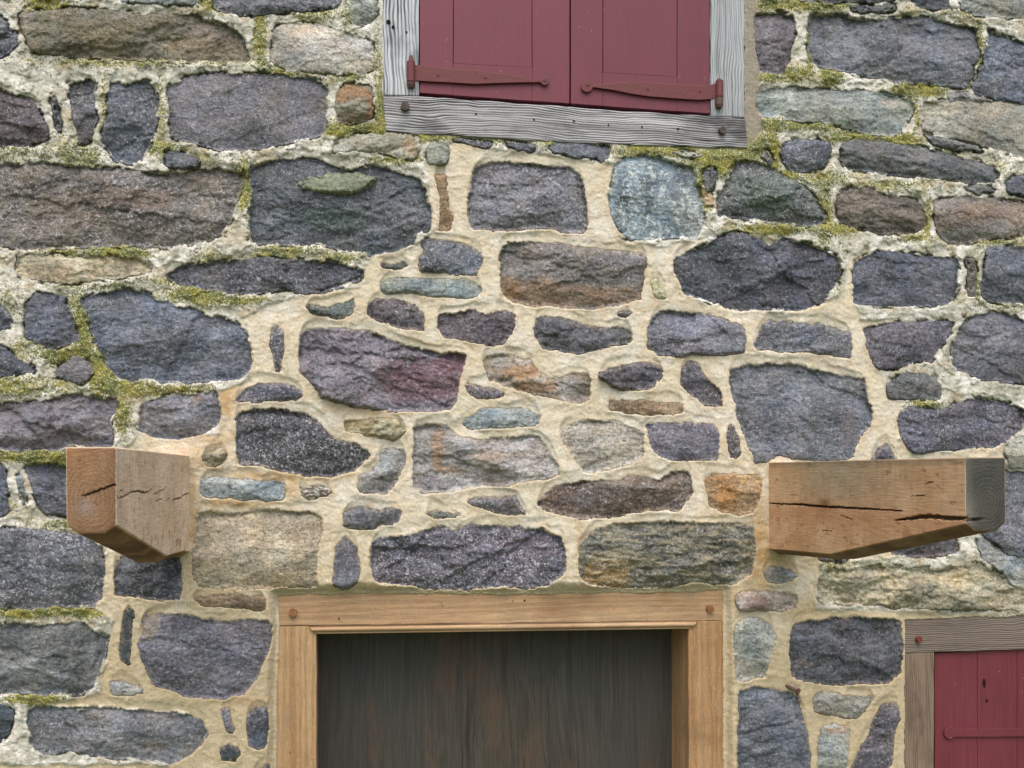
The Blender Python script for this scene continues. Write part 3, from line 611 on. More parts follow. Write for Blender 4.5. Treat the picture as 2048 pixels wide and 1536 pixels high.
def blobs(x, y, lst, wx, wy):
    r = np.zeros(x.shape)
    xx = x + wx; yy = y + wy
    for cx, cy, rx, ry, a in lst:
        j = np.exp(-(((xx - cx) / rx) ** 2 + ((yy - cy) / ry) ** 2) ** 1.3 * 0.8) * a
        r = np.maximum(r, j)
    return r

# frames let into the wall: outline, height of their face
OPEN = [([(768, -760), (768, 190), (772, 250), (790, 256), (1000, 270), (1200, 276), (1400, 290), (1486, 293), (1492, 285), (1489, 235), (1485, -760)], -0.004),
        ([(556, 1190), (700, 1186), (1000, 1188), (1280, 1185), (1446, 1181), (1447, 1400), (1447, 2900), (552, 2900), (553, 1400), (558, 1250)], -0.030),
        ([(1809, 1240), (1900, 1236), (2075, 1229), (2360, 1222), (2360, 2900), (1808, 2900), (1808, 1400)], -0.012)]
BEAMHOLE = [[(314, 915), (377, 915), (377, 1096), (314, 1096)], [(1538, 926), (1585, 926), (1585, 1094), (1538, 1094)]]

def axis(a, b, lo, hi, step, far):
    c = np.arange(lo, hi + step, step)
    l = np.arange(a, lo, far); r = np.arange(hi + step + far, b + far, far)
    return np.concatenate([l, c, r])
us = axis(-640, 2700, -30, 2078, 2.2, 9.0); vsx = axis(-700, 2860, -24, 1560, 2.2, 9.0)
U, V = np.meshgrid(us, vsx)
dist = np.full(U.shape, 200.0)

def warp_xy(x, y):
    return (x + 3.2 * gn(x / 25, y / 25, 3) + 1.6 * gn(x / 8.5, y / 8.5, 4) + 1.9 * gn(x / 4.6, y / 4.6, 14),
            y + 3.2 * gn(x / 25, y / 25, 5) + 2.0 * gn(x / 8.5, y / 8.5, 6) + 2.2 * gn(x / 4.6, y / 4.6, 15))

def win(poly, mg):
    p = np.asarray(poly, float)
    i0, i1 = np.searchsorted(us, [p[:, 0].min() - mg, p[:, 0].max() + mg]); j0, j1 = np.searchsorted(vsx, [p[:, 1].min() - mg, p[:, 1].max() + mg])
    return slice(j0, j1), slice(i0, i1)

polys = []
for ln in STONES:
    code, pts = ln.split('|')
    pl = [tuple(float(q) for q in t.split(',')) for t in pts.split()]
    if code.startswith('#'): continue
    polys.append((code, pl))
    sl_ = win(pl, 46); x, y = warp_xy(U[sl_], V[sl_])
    dist[sl_] = np.minimum(dist[sl_], sdf(x, y, chaikin(pl, 1)) - 1.6)
n_seen = len(polys)
odist = np.full(U.shape, 200.0); oh = np.zeros(U.shape)
for pl, hh in OPEN:
    sl_ = win(pl, 60)
    x = U[sl_] + 1.8 * gn(U[sl_] / 40, V[sl_] / 40, 21) + .9 * gn(U[sl_] / 7, V[sl_] / 7, 22); y = V[sl_] + 3.4 * gn(U[sl_] / 70, V[sl_] / 70, 23) + 1.4 * gn(U[sl_] / 8, V[sl_] / 8, 24)
    dd = sdf(x, y, pl); cl = dd < odist[sl_]
    odist[sl_] = np.where(cl, dd, odist[sl_]); oh[sl_] = np.where(cl, hh, oh[sl_])
bdist = np.full(U.shape, 200.0)
for pl in BEAMHOLE:
    sl_ = win(pl, 90); bdist[sl_] = np.minimum(bdist[sl_], sdf(U[sl_] + gn(U[sl_] / 12, V[sl_] / 12, 31), V[sl_] + gn(U[sl_] / 12, V[sl_] / 12, 32), pl))

# the courses go on beyond the picture: rougher stones in rows round it
rng = random.Random(11)
extra = []
yy = -690.0
while yy < 2830:
    hh = rng.uniform(70, 150); xx = -640.0 + rng.uniform(-60, 0)
    while xx < 2680:
        ww = rng.uniform(90, 330)
        cx, cy = xx + ww / 2, yy + hh / 2
        if not (-90 < cx < 2130 and -60 < cy < 1600 and False):
            j0, j1 = np.searchsorted(vsx, [yy - 4, yy + hh + 4]); i0, i1 = np.searchsorted(us, [xx - 4, xx + ww + 4])
            j0 = max(0, j0); i0 = max(0, i0); j1 = min(len(vsx) - 1, j1); i1 = min(len(us) - 1, i1)
            outside = xx > 2056 or xx + ww < -8 or yy > 1540 or yy + hh < -4
            if outside and j1 > j0 and i1 > i0 and min(dist[j0:j1, i0:i1].min(), odist[j0:j1, i0:i1].min()) > 6:
                c = [(xx + rng.uniform(0, 14), yy + rng.uniform(0, 12)), (cx, yy + rng.uniform(-4, 6)), (xx + ww - rng.uniform(0, 14), yy + rng.uniform(0, 12)),
                     (xx + ww - rng.uniform(-4, 8), cy), (xx + ww - rng.uniform(2, 24), yy + hh - rng.uniform(0, 12)), (cx, yy + hh - rng.uniform(-4, 8)), (xx + rng.uniform(2, 24), yy + hh - rng.uniform(0, 10)), (xx - rng.uniform(-4, 6), cy)]
                extra.append((rng.choice(['D', 'Db', 'P', 'R4', 'R', 'B1', 'G', 'T3', 'R5', 'Dd']), c))
        xx += ww + rng.uniform(18, 34)
    yy += hh + rng.uniform(18, 30)
for code, pl in extra:
    sl_ = win(pl, 46); x, y = warp_xy(U[sl_], V[sl_])
    dist[sl_] = np.minimum(dist[sl_], sdf(x, y, chaikin(pl, 1)) - 1.6)

# ------------------------------------------------------------------ mortar surface
LW = (9 * gn(U / 60, V / 60, 41) + 5 * gn(U / 22, V / 22, 42) + 2.5 * gn(U / 8, V / 8, 43), 9 * gn(U / 60, V / 60, 44) + 5 * gn(U / 22, V / 22, 45) + 2.5 * gn(U / 8, V / 8, 46))
sl_ = slice(None)
newd = sdf(U + LW[0] * .5, V + LW[1] * .5, NEW); new = 1 - sst(newd, -3, 4); old = 1 - new
greyd = sdf(U + LW[0] * .3, V + LW[1] * .3, GREY); grey = 1 - sst(greyd, -2, 3)
inside = (dist < 0)
vd = np.zeros(U.shape); dv = np.diff(vsx)
for j in range(len(vsx) - 2, -1, -1):
    vd[j] = np.where(inside[j], 0, np.where(inside[j + 1], dv[j], vd[j + 1] + dv[j]))
vd[-1] = 99
vdn = np.minimum(vd, 60)
def blurx(a, k):
    for _ in range(2):
        c = np.cumsum(np.pad(a, ((0, 0), (k + 1, k)), mode='edge'), 1); a = (c[:, 2 * k + 1:] - c[:, :-2 * k - 1]) / (2 * k + 1)
    return a
vdn = blurx(vdn, 3)
crest = 23 + 14 * gn(U / 80, V / 50, 51) + 6 * gn(U / 30, V / 22, 53) + 2 * gn(U / 9, V / 9, 52)
damp = np.clip(.72 + .75 * gn(U / 95, V / 60, 54) + .3 * gn(U / 30, V / 30, 55), .12, 1.2)
dt_ = np.clip(1 - vdn / np.maximum(crest, 7), 0, 1); dent = (.55 * dt_ + .45 * sst(dt_, 0, .5)) * damp                       # struck back to the head of the stone below
lowf = fbm(U, V, 70, 3, 61); medf = fbm(U, V, 22, 4, 62); finf = fbm(U, V, 7, 3, 63)
ridge = ridged(U + LW[0], V * 1.7 + LW[1], 55, 3, 64)
nearst = np.exp(-np.clip(dist, 0, 60) / 9.0)
Hn = 0.0025 + .0026 * lowf + .0010 * medf + .0011 * finf + .0008 * gn(U / 5.2, V / 5.2, 66) - .0100 * dent + .0026 * ridge * (1 - dent) - .003 * (1 - nearst) * (1 - dent)
chip = sst(fbm(U, V, 34, 4, 71), .10, .16)
step = np.floor(3.2 * (fbm(U, V * 1.6, 48, 4, 72) + .5)) / 3.2
Ho = 0.002 + .0045 * lowf + .0028 * medf + .0016 * finf - .0070 * dent + .0035 * chip + .0035 * step
crk = sst(fbm(U, V, 34, 2, 73), -.05, .2) * np.exp(-(np.clip(dist - .6, -3, 30) / 2.6) ** 2)
Ho = Ho - .016 * crk
vein = np.abs(gn(U / 46 + .4 * medf, V / 46, 74) + .25 * gn(U / 12, V / 12, 75)); hair = (1 - sst(vein, .0, .022)) * sst(lowf, -.1, .2)
Ho = Ho - .005 * hair
wxs, wys = LW
MOSS = [(a, b, c * 1.1, d * 1.25 + 2, e * 1.3) for a, b, c, d, e in MOSS]
moss = blobs(U, V, MOSS, wxs * .45, wys * .45) * old
moss = np.clip(moss + old * (0.19 + .30 * fbm(U, V, 90, 3, 81)) - .5 * grey, 0, 1.2)
Ho = Ho + moss * (.0026 * fbm(U, V, 9, 3, 82) + .003)
H = Hn * new + Ho * old
H = H * (1 - grey) + (.001 + .0018 * medf + .0006 * finf) * grey
fo = 1 - sst(odist, 2, 22)
H = H * (1 - fo) + (oh + .003 + .0012 * finf + .0015 * medf) * fo
fb = np.exp(-np.clip(bdist, 0, 80) / 16)
H = H + .012 * fb * (bdist > -2)
Hpre = H.copy()
din = np.clip(-dist, 0, 30)
H = H - .0045 * np.clip(din - 0.5, 0, 30)
H = H - .010 * np.clip(-odist - 1.0, 0, 30) - .010 * np.clip(-bdist - 2.0, 0, 30)
H = np.clip(H, -.11, .05)

c_tan = lin((211, 203, 180)); c_cream = lin((219, 215, 200)); c_or = lin((186, 154, 106)); c_sandy = lin((206, 188, 158))
c_old = lin((212, 211, 200)); c_white = lin((236, 235, 228)); c_oldg = lin((156, 156, 138)); c_gc = lin((150, 142, 130))
def mixc(a, b, t): return a * (1 - t[..., None]) + b * t[..., None]
tn = mixc(np.broadcast_to(c_tan, U.shape + (3,)), c_cream, sst(fbm(U, V, 80, 3, 91), -.25, .35))
tn = mixc(tn, c_sandy, np.clip(.45 * nearst * (1 - dent) + .45 * sst(fbm(U, V, 26, 3, 92), 0, .5), 0, 1))
low = sst(V, 1000, 1350)
tn = mixc(tn, lin((188, 171, 134)), .7 * low)
tn = mixc(tn, c_or, np.clip(blobs(U, V, STAIN, wxs, wys) * (.95 + .5 * medf), 0, .9))
to = mixc(np.broadcast_to(c_old, U.shape + (3,)), c_white, sst(fbm(U, V, 60, 4, 93), -.08, .10) * .95)
to = mixc(to, c_oldg, sst(fbm(U, V, 38, 4, 94), .12, .4) * .65)
to = mixc(to, lin((190, 172, 140)), sst(fbm(U, V, 55, 3, 95), .2, .45) * .6)
to = mixc(to, lin((92, 88, 70)), np.clip(crk * 1.1 + hair * .6, 0, .8))
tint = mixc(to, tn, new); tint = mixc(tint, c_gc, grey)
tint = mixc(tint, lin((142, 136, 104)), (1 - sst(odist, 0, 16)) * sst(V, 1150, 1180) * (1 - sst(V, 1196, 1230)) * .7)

ny, nx = U.shape
vmax = np.maximum.reduce([dist, np.full(U.shape, -1e9)])
hole = (dist < -9) | (odist < -9) | (bdist < -9)
hc = hole[:-1, :-1] & hole[1:, :-1] & hole[:-1, 1:] & hole[1:, 1:]
co = P(U, V, H).reshape(-1, 3)
quads = grid_quads(ny, nx, ~hc)
at = {'tint': tint.reshape(-1, 3), 'moss': moss.ravel(), 'age': (old * (1 - .6 * grey)).ravel()}
co, quads, at = compact(co, quads, at)
wall = thing('stone_wall', 'rubble wall of grey and purple fieldstones in cream mortar, mossy in its upper courses', 'wall', P(1024, 2780, 0))
mortar = mesh_np('mortar', co, quads, M_MORTAR, wall, True, at)
core = bmesh.new()
def box(bm, a, b):
    g = bmesh.ops.create_cube(bm, size=1)['verts']
    for v in g:
        v.co = Vector([a[i] + (v.co[i] + .5) * (b[i] - a[i]) for i in range(3)])
a_, b_ = P(-640, 2860), P(2700, -700)
box(core, (a_[0], .27, a_[2]), (b_[0], .62, b_[2]))
me = bpy.data.meshes.new('wall_core'); core.to_mesh(me); core.free(); me.materials.append(M_CORE); link('wall_core', me, wall)

# ------------------------------------------------------------------ stones
def hsample(x, y):
    """height of the mortar at pixel x, y (bilinear on the mortar grid)"""
    i = np.clip(np.searchsorted(us, x) - 1, 0, len(us) - 2); j = np.clip(np.searchsorted(vsx, y) - 1, 0, len(vsx) - 2)
    fx = np.clip((x - us[i]) / (us[i + 1] - us[i]), 0, 1); fy = np.clip((y - vsx[j]) / (vsx[j + 1] - vsx[j]), 0, 1)
    return (Hpre[j, i] * (1 - fx) + Hpre[j, i + 1] * fx) * (1 - fy) + (Hpre[j + 1, i] * (1 - fx) + Hpre[j + 1, i + 1] * fx) * fy

def build_stone(code, pl, seed, step=2.15):
    c1, c2, fl, rough, bed = K[code]
    base = np.asarray(pl, float)
    p = chaikin(base, 1)
    x0, y0 = p.min(0) - 9; x1, y1 = p.max(0) + 9
    gx = np.arange(x0, x1 + step, step); gy = np.arange(y0, y1 + step, step)
    u, v = np.meshgrid(gx, gy)
    wx, wy = warp_xy(u, v)
    d = 1.6 - sdf(wx, wy, p)                                       # positive inside
    w_, h_ = x1 - x0 - 14, y1 - y0 - 14; sz = min(w_, h_)
    r = random.Random(seed)
    aged = newd_at(base.mean(0)) > 0
    so = r.uniform(0, 900)
    ang = r.uniform(-.12, .16); ca, sa = math.cos(ang), math.sin(ang)
    ru, rv = u * ca + v * sa + so, -u * sa + v * ca + so
    # split face: a few gently tilted planes, the lowest one wins
    cxm, cym = base.mean(0)
    fac = np.full(u.shape, 1e9)
    for k in range(6 if sz > 60 else 4):
        a = r.uniform(0, 2 * math.pi); t = r.uniform(.00008, .00042) * (rough / 5)
        off = r.uniform(.001, .009) * rough / 5
        fac = np.minimum(fac, off + t * ((u - cxm) * math.cos(a) * .7 + (v - cym) * math.sin(a) * 1.1))
    q = rough / 1000
    wob = fbm(ru, rv, 60, 2, seed % 50 + 300) * 16
    big = fbm(ru, rv * 1.3 + wob, 90, 2, seed % 71 + 100)
    lay = fbm(ru * .5, rv * 1.4 + wob * .6, 17, 3, seed % 53 + 200, .55)
    rg = ridged(ru * .8, rv * 1.15 + wob, 46, 4, seed % 31 + 400)
    kk = 3.2 if bed < 1.5 else 7
    tz = (fbm(ru * .7, rv * 1.1, 62, 4, seed % 37 + 500) + .5) * kk
    terr = (np.floor(tz) + sst(tz - np.floor(tz), .80, 1.0)) / kk
    gran = fbm(ru, rv * 1.15, 11, 3, seed % 43 + 650, .7)
    fine = fbm(ru, rv, 5.2, 2, seed % 41 + 600, .7)
    if sz < 45: terr = terr * .45; rg = rg * .6
    rel = .9 * big * q + .5 * bed * lay * q + .50 * rg * q + 1.5 * terr * q * min(1, .5 + bed) + .30 * gran * q + .16 * fine * min(q, .006)
    # scarps where flakes have come away
    for k in range(4 if sz > 90 else 2 if sz > 50 else 1):
        a = r.choice([r.uniform(1.1, 2.0), r.uniform(-2.0, -1.1), r.uniform(-3, 3)])
        sx, sy = cxm + r.uniform(-.35, .35) * w_, cym + r.uniform(-.35, .35) * h_
        sd_ = (u - sx) * math.cos(a) + (v - sy) * math.sin(a) + 10 * gn(u / 38, v / 38, seed + k) + 4 * gn(u / 11, v / 11, seed + 9 + k)
        al = (u - sx) * -math.sin(a) + (v - sy) * math.cos(a); Ls = r.uniform(.25, .6) * max(w_, h_)
        rel -= r.uniform(.6, 1.5) * q * sst(sd_, 0, 7) * np.exp(-np.clip(sd_, 0, 999) / 60) * np.exp(-(al / Ls) ** 4)
    if code == 'PP':
        sd_ = (v - 745 - .42 * (u - 745)) + 6 * gn(u / 30, v / 30, 2) + 3 * gn(u / 9, v / 9, 1)
        rel += -.009 * sst(sd_, -3, 10) * sst(u, 650, 720) + .010 * sst(sd_, 14, 60)
        sd2 = (v - 772 + .12 * (u - 850)) + 4 * gn(u / 20, v / 20, 6); rel -= .006 * sst(sd2, -2, 10) * sst(u, 780, 840)
    if code == 'PR':
        rel += .005 * sst((u - 1395) - .15 * (v - 660) + 5 * gn(u / 20, v / 20, 6), -3, 3)
    tt = np.clip(d / min(30, max(9, sz * .33)), 0, 1); dome = 1 - (1 - tt) ** 2
    bulge = (.0055 if sz > 60 else .004) * (1.0 + r.uniform(-.5, .6))
    # at the rim the stone meets the mortar wherever the mortar happens to lie
    gy_, gx_ = np.gradient(d, step); gl = np.hypot(gx_, gy_) + 1e-6
    dd_ = np.clip(d, -6, 30) + 4.0
    rim = hsample(u - gx_ / gl * dd_, v - gy_ / gl * dd_)
    face = .0015 + bulge * dome + (np.clip(fac, -.02, .02) + rel)
    if not aged: face -= .0005
    kf = sst(d, -1.0, 7.5 if not aged else 4.0)
    small_ = np.clip((sz - 14) / 30, .35, 1)
    Hs = rim * (1 - kf) + (face * small_ + rim * (1 - small_)) * kf + .0012 * fine * (1 - kf)
    Hs = Hs - .0035 * np.clip(.6 - d, 0, 20) + .0006
    if aged: Hs += .0022 * sst(d, 0, 2)
    # a stone over a soft head joint leans out at its foot
    t = sst(.45 * fbm(ru, rv, 46, 3, seed % 29 + 700) + .35 * fbm(ru * .6, rv * 1.3, 22, 3, seed % 19 + 800) + .3 * gran, -.2, .26)
    col = lin(c1) * (1 - t[..., None]) + lin(c2) * t[..., None]
    hs = r.uniform(-1, 1); col = col * np.array([1 + .07 * hs, 1 + .01 * hs, 1 - .08 * hs])
    hz = fbm(ru, rv, 60, 3, seed % 27 + 990)[..., None]; col = col * (1 + hz * np.array([.14, .03, -.12]))
    zone = fbm(ru * .8, rv, 75, 3, seed % 23 + 950); col = col * (r.uniform(.90, 1.10) * (1 + .55 * np.clip(zone, -.6, .6)))[..., None]
    # frosty crystals seen as pale flecks, denser in some parts of the face
    pk = sst(fbm(u, v, 60, 2, seed % 17 + 970), -.35, .35)
    fk = sst(fbm(ru, rv * 1.35, 7.5, 2, seed % 13 + 960, .8), .20, .42) * min(fl, 1.2) * (.25 + .75 * pk) * .62
    dkv = sst(fbm(ru * .8, rv * 1.3, 13, 3, seed % 11 + 980, .7), .18, .42) * .42
    col = col * (1 - dkv[..., None])
    frost = .45 * lin(c2) + .55 * lin((176, 178, 190))
    col = col * (1 - fk[..., None]) + frost * fk[..., None]
    lu, lv = u + 9 * gn(u / 30, v / 30, 901) + 4 * gn(u / 9, v / 9, 902), v + 7 * gn(u / 30, v / 30, 903) + 4 * gn(u / 9, v / 9, 904)
    for cx, cy, rx, ry, pc, st in PATCH:
        if x0 - rx < cx < x1 + rx and y0 - ry < cy < y1 + ry and st > 0 and p[:, 0].min() < cx < p[:, 0].max() and p[:, 1].min() < cy < p[:, 1].max():
            m_ = np.exp(-(((lu - cx) / rx) ** 2 + ((lv - cy) / ry) ** 2) ** 1.3 * .7) + .38 * fbm(u, v * 1.3, 26, 4, 915, .65)
            m_ = np.clip(sst(m_, .30, .66) * st * .8 * (.85 + .5 * gran), 0, 1); col = col * (1 - m_[..., None]) + lin(pc) * m_[..., None]
    if code == 'GO':
        band = sst(fbm(u * .25 + 40, v * 1.5 + wob * .3, 17, 3, 77), .05, .35) * .55
        col = col * (1 - band[..., None]) + lin((160, 154, 128)) * band[..., None]
    if code == 'SB':
        sq = 1 - sst(np.abs(gn(u / 15 + .5 * gn(u / 8, v / 8, 5), v / 15 + .5 * gn(u / 8, v / 8, 6), 8)), .05, .20); sq = sq * sst(fbm(u, v, 34, 2, 9), -.5, -.05) * .75
        st_c = .5 + .5 * np.sin(u / 9.5 + .8 * gn(u / 40, v / 60, 7)); col = col * (.78 + .30 * st_c)[..., None]
        col = col * (1 - sq[..., None]) + lin((206, 214, 210)) * sq[..., None]
    if code == 'W':
        sq = sst(gn(u / 9, v / 5, 8), .0, .1); col = col * (1 - sq[..., None]) + lin((80, 72, 66)) * sq[..., None]
    if code == 'SW':
        sq = sst(gn(u / 5, v / 5, 8), .25, .4) * np.exp(-(((u - 1508) / 12) ** 2 + ((v - 1293) / 20) ** 2)); col = col * (1 - sq[..., None]) + lin((50, 54, 54)) * sq[..., None]
    # a dusting of mortar or moss along the rim
    mo = np.zeros(u.shape)
    if aged:
        mo = np.exp(-np.clip(d, 0, 50) / 6) * .38 + .10 * (fbm(u, v, 60, 3, 911) > .15) + blobs(u, v, MOSS, 0, 0) * .35
        mo = np.clip(mo - .12, 0, .8)
    else:
        e = np.exp(-np.clip(d, 0, 50) / 3.0) * sst(fbm(u, v, 9, 2, 912), -.2, .4) * .7
        col = col * (1 - e[..., None]) + lin((178, 160, 128)) * e[..., None]
    keep = np.maximum.reduce([d[:-1, :-1], d[1:, :-1], d[:-1, 1:], d[1:, 1:]]) > -4
    co = P(u, v, Hs).reshape(-1, 3)
    qd = grid_quads(*u.shape, keep)
    f_ = np.full(u.size, fl * r.uniform(.45, 1.05))
    return compact(co, qd, {'tint': col.reshape(-1, 3), 'fleck': f_, 'moss': mo.ravel()})

def newd_at(c):
    return float(sdf(np.array([c[0]]), np.array([c[1]]), NEW)[0])

NAMED = {'SL': 'slate blue sliver stone', 'SB': 'pale blue stone veined with white lichen', 'PX': 'rough purple stone over the doorway', 'GO': 'green banded stone with an ochre corner',
         'PP': 'large purple stone with a red broken corner', 'W': 'small white and black mineral stone', 'SW': 'pale blue stone with black specks', 'TG': 'long buff slab above the red door',
         'Dk': 'darkest blue black stone', 'T3': 'large buff stone beside the left beam', 'O6': 'orange stone beside the right beam', 'BB': 'long brown pointed stone'}
for i, (code, pl) in enumerate(polys):
    co, qd, at = build_stone(code, pl, i * 37 + 5)
    o = mesh_np('stone', co, qd, M_STONE, wall, True, at)
    if code in NAMED: o['label'] = NAMED[code]
    if code == 'Dg': dark_slab = o
# lichen-covered ledge standing out of the dark slab
lp = [(594, 367), (612, 358), (660, 352), (712, 353), (748, 361), (733, 375), (708, 390), (660, 390), (608, 385)]
K['LG'] = ((104, 118, 96), (138, 146, 124), .4, 4, .6)
co, qd, at = build_stone('LG', lp, 991)
lz = co[:, 2]; lt = (lz - lz.min()) / (lz.max() - lz.min())
co[:, 1] -= .008 + .020 * (1 - lt) * sst(-co[:, 1], .0, .004); at['moss'] = at['moss'] * 0 + .30
lg = mesh_np('ledge', co, qd, M_STONE, dark_slab, True, at)
lg.location = (0, 0, 0)
# courses beyond the edges of the picture, one joined part
cs, qs, ats, n0 = [], [], {'tint': [], 'fleck': [], 'moss': []}, 0
for i, (code, pl) in enumerate(extra):
    co, qd, at = build_stone(code, pl, i * 29 + 3, 7.0)
    cs.append(co); qs.append(qd + n0); n0 += len(co)
    for k_ in ats: ats[k_].append(at[k_])
o = mesh_np('outer_stones', np.concatenate(cs), np.concatenate(qs), M_STONE, wall, True, {k_: np.concatenate(v_) for k_, v_ in ats.items()})
o['kind'] = 'stuff'

# ------------------------------------------------------------------ timber
def timber(name, pts, h, depth, mat, parent, bev=.003, sub=24, warp=.0008, seed=0):
    """a bar whose front face is the four-cornered pixel outline pts on the plane h, depth metres deep"""
    pts = np.asarray(pts, float)
    f = P(pts[:, 0], pts[:, 1], h)
    bm = bmesh.new()
    fv = [bm.verts.new(c) for c in f]; bv = [bm.verts.new(c + np.array([0, depth, 0])) for c in f]
    n = len(fv)
    bm.faces.new(fv); bm.faces.new(bv[::-1])
    for i in range(n): bm.faces.new((fv[i], bv[i], bv[(i + 1) % n], fv[(i + 1) % n]))
    bmesh.ops.recalc_face_normals(bm, faces=bm.faces)
    if bev > 0: bmesh.ops.bevel(bm, geom=list(bm.edges), offset=bev, segments=2, profile=.6, affect='EDGES')
    long_e = [e for e in bm.edges if e.calc_length() > .2]
    if sub: bmesh.ops.subdivide_edges(bm, edges=long_e, cuts=sub, use_grid_fill=True)
    for v in bm.verts:
        a = np.array([v.co.x * 9]); b = np.array([v.co.z * 9])
        v.co.x += float(gn(a, b, seed + 1)[0]) * warp * 2; v.co.z += float(gn(a, b, seed + 2)[0]) * warp * 2; v.co.y += float(gn(a * 2, b * 2, seed + 3)[0]) * warp
    me = bpy.data.meshes.new(name); bm.to_mesh(me); bm.free()
    me.materials.append(mat)
    return link(name, me, parent)

def disc(name, px, py, h, r, depth, mat, parent, seg=20, rj=0.05):
    c = P(px, py, h); bm = bmesh.new()
    g = bmesh.ops.create_cone(bm, cap_ends=True, segments=seg, radius1=r, radius2=r * .92, depth=depth)['verts']
    rr = random.Random(int(px)); k = [1 + rr.uniform(-rj, rj) for _ in range(seg)]
    for v in g:
        a = int(round(math.atan2(v.co.y, v.co.x) / (2 * math.pi) * seg)) % seg
        x, y, z = v.co.x * k[a], v.co.y * k[a], v.co.z
        v.co = Vector((c[0] + x, c[1] - z, c[2] + y))
    bmesh.ops.recalc_face_normals(bm, faces=bm.faces)
    me = bpy.data.meshes.new(name); bm.to_mesh(me); bm.free(); me.materials.append(mat)
    return link(name, me, parent)

def plate(bm, pts, h, th, bev=.0012):
    """flat iron of outline pts, th metres thick, standing on plane h"""
    pts = np.asarray(pts, float); f = P(pts[:, 0], pts[:, 1], h + th); b = P(pts[:, 0], pts[:, 1], h)
    fv = [bm.verts.new(c) for c in f]; bv = [bm.verts.new(c) for c in b]; n = len(fv)
    fs = [bm.faces.new(fv), bm.faces.new(bv[::-1])]
    for i in range(n): fs.append(bm.faces.new((fv[i], bv[i], bv[(i + 1) % n], fv[(i + 1) % n])))
    bmesh.ops.recalc_face_normals(bm, faces=fs)
    bmesh.ops.bevel(bm, geom=[e for e in fs[0].edges], offset=bev, segments=2, profile=.5, affect='EDGES')

def cyl(bm, p0, p1, r, seg=14, r2=None):
    p0, p1 = Vector(p0), Vector(p1); d = p1 - p0
    g = bmesh.ops.create_cone(bm, cap_ends=True, segments=seg, radius1=r, radius2=r if r2 is None else r2, depth=d.length)['verts']
    q = d.to_track_quat('Z', 'Y').to_matrix().to_4x4(); q.translation = (p0 + p1) / 2
    bmesh.ops.transform(bm, matrix=q, verts=g)

def to_obj(bm, name, mat, parent, smooth=False):
    me = bpy.data.meshes.new(name); bm.to_mesh(me); bm.free()
    if smooth:
        for p_ in me.polygons: p_.use_smooth = True
    me.materials.append(mat); return link(name, me, parent)

# --- window with red shutters
win_t = thing('shuttered_window', 'window closed by two dull red shutters in a bleached wood frame', 'window', P(1128, 290, 0))
timber('frame_post', [(764, -700), (838, -700), (838, 191), (764, 189)], .0, .14, M_WOODL, win_t, .004, 40, .0018, 1)
timber('frame_post', [(1420, -700), (1486, -700), (1490, 236), (1422, 232)], .0, .14, M_WOODR, win_t, .004, 40, .0014, 2)
sill = timber('sill', [(765, 189), (1127, 212.5), (1490, 236), (1496, 296), (1130, 284), (772, 262)], .006, .15, M_WOODX, win_t, .004, 40, .0016, 3)
pg = disc('peg', 810, 214, .010, .0125, .02, M_PEGD, win_t); pg = disc('peg', 1444, 262, .009, .0115, .02, M_PEGD, win_t)
def hole(c, r, parent):
    hb = bmesh.new(); cyl(hb, (c[0], c[1] + .004, c[2]), (c[0], c[1] - .0008, c[2]), r, 10)
    return to_obj(hb, 'nail_hole', M_HOLE, parent)
for (x, y, r) in ((1068, 239, .0028), (1148, 242, .0032), (1217, 250, .0025), (1284, 254, .003), (1356, 258, .0034), (952, 228, .003)):
    hole(P(x, y, .007), r, win_t)
for (x, y, r) in ((777, 44, .0065), (786, 54, .0045), (813, 64, .003)):
    hole(P(x, y, .001), r, win_t)
SH = -.0055
def shutter(xa, xb, p1, p2, topo, mat, rail_y):
    """stile | panel | stile with a rail under the panel; p1, p2 = panel edges"""
    yb = lambda x: 185.5 + (x - 838) * (41.5 / 582.0)
    e = bpy.data.objects.new('shutter', None); COL.objects.link(e); e.parent = win_t
    e.location = Vector([float(q) for q in P((xa + xb) / 2, yb((xa + xb) / 2), SH)]) - Vector(win_t.location)
    a = .9
    timber('stile', [(xa, -700), (p1 - a, -700), (p1 - a, yb(p1)), (xa, yb(xa))], SH, .028, mat, e, .0012, 12, .0003)
    timber('stile', [(p2 + a, -700), (xb, -700), (xb, yb(xb)), (p2 + a, yb(p2))], SH, .028, mat, e, .0012, 12, .0003)
    ra, rb = rail_y
    timber('panel', [(p1 + .4, -700), (p2 - .4, -700), (p2 - .4, rb - .3), (p1 + .4, ra - .3)], SH - .0012, .022, mat, e, .0006, 12, .0003)
    timber('rail', [(p1 - .6, ra), (p2 + .6, rb), (p2 + .6, yb(p2)), (p1 - .6, yb(p1))], SH - .0004, .026, mat, e, .0006, 8, .0002)
    return e
shL = shutter(839.5, 1139, 907, 1064, 0, M_RED1, (127, 135)); shL['label'] = 'left red shutter'
shR = shutter(1142, 1419.5, 1206, 1354, 0, M_RED2, (145, 154)); shR['label'] = 'right red shutter'
gb = timber('backing_board', [(830, -700), (1430, -700), (1430, 240), (830, 200)], SH - .030, .01, M_HOLE, win_t, 0, 0, 0)
def arc(cx, cy, r, a0, a1, n=10): return [(cx + r * math.cos(math.radians(a0 + (a1 - a0) * i / n)), cy + r * math.sin(math.radians(a0 + (a1 - a0) * i / n))) for i in range(n + 1)]
bm = bmesh.new()
plate(bm, [(826, 129), (860, 133), (905, 138), (950, 140), (990, 145), (1040, 153), (1081, 158.5)] + arc(1090, 162, 8.5, -155, 155, 12) + [(1081, 164.5), (1040, 165), (990, 166.5), (950, 168), (900, 165), (860, 163), (826, 161)], SH + .0005, .008)
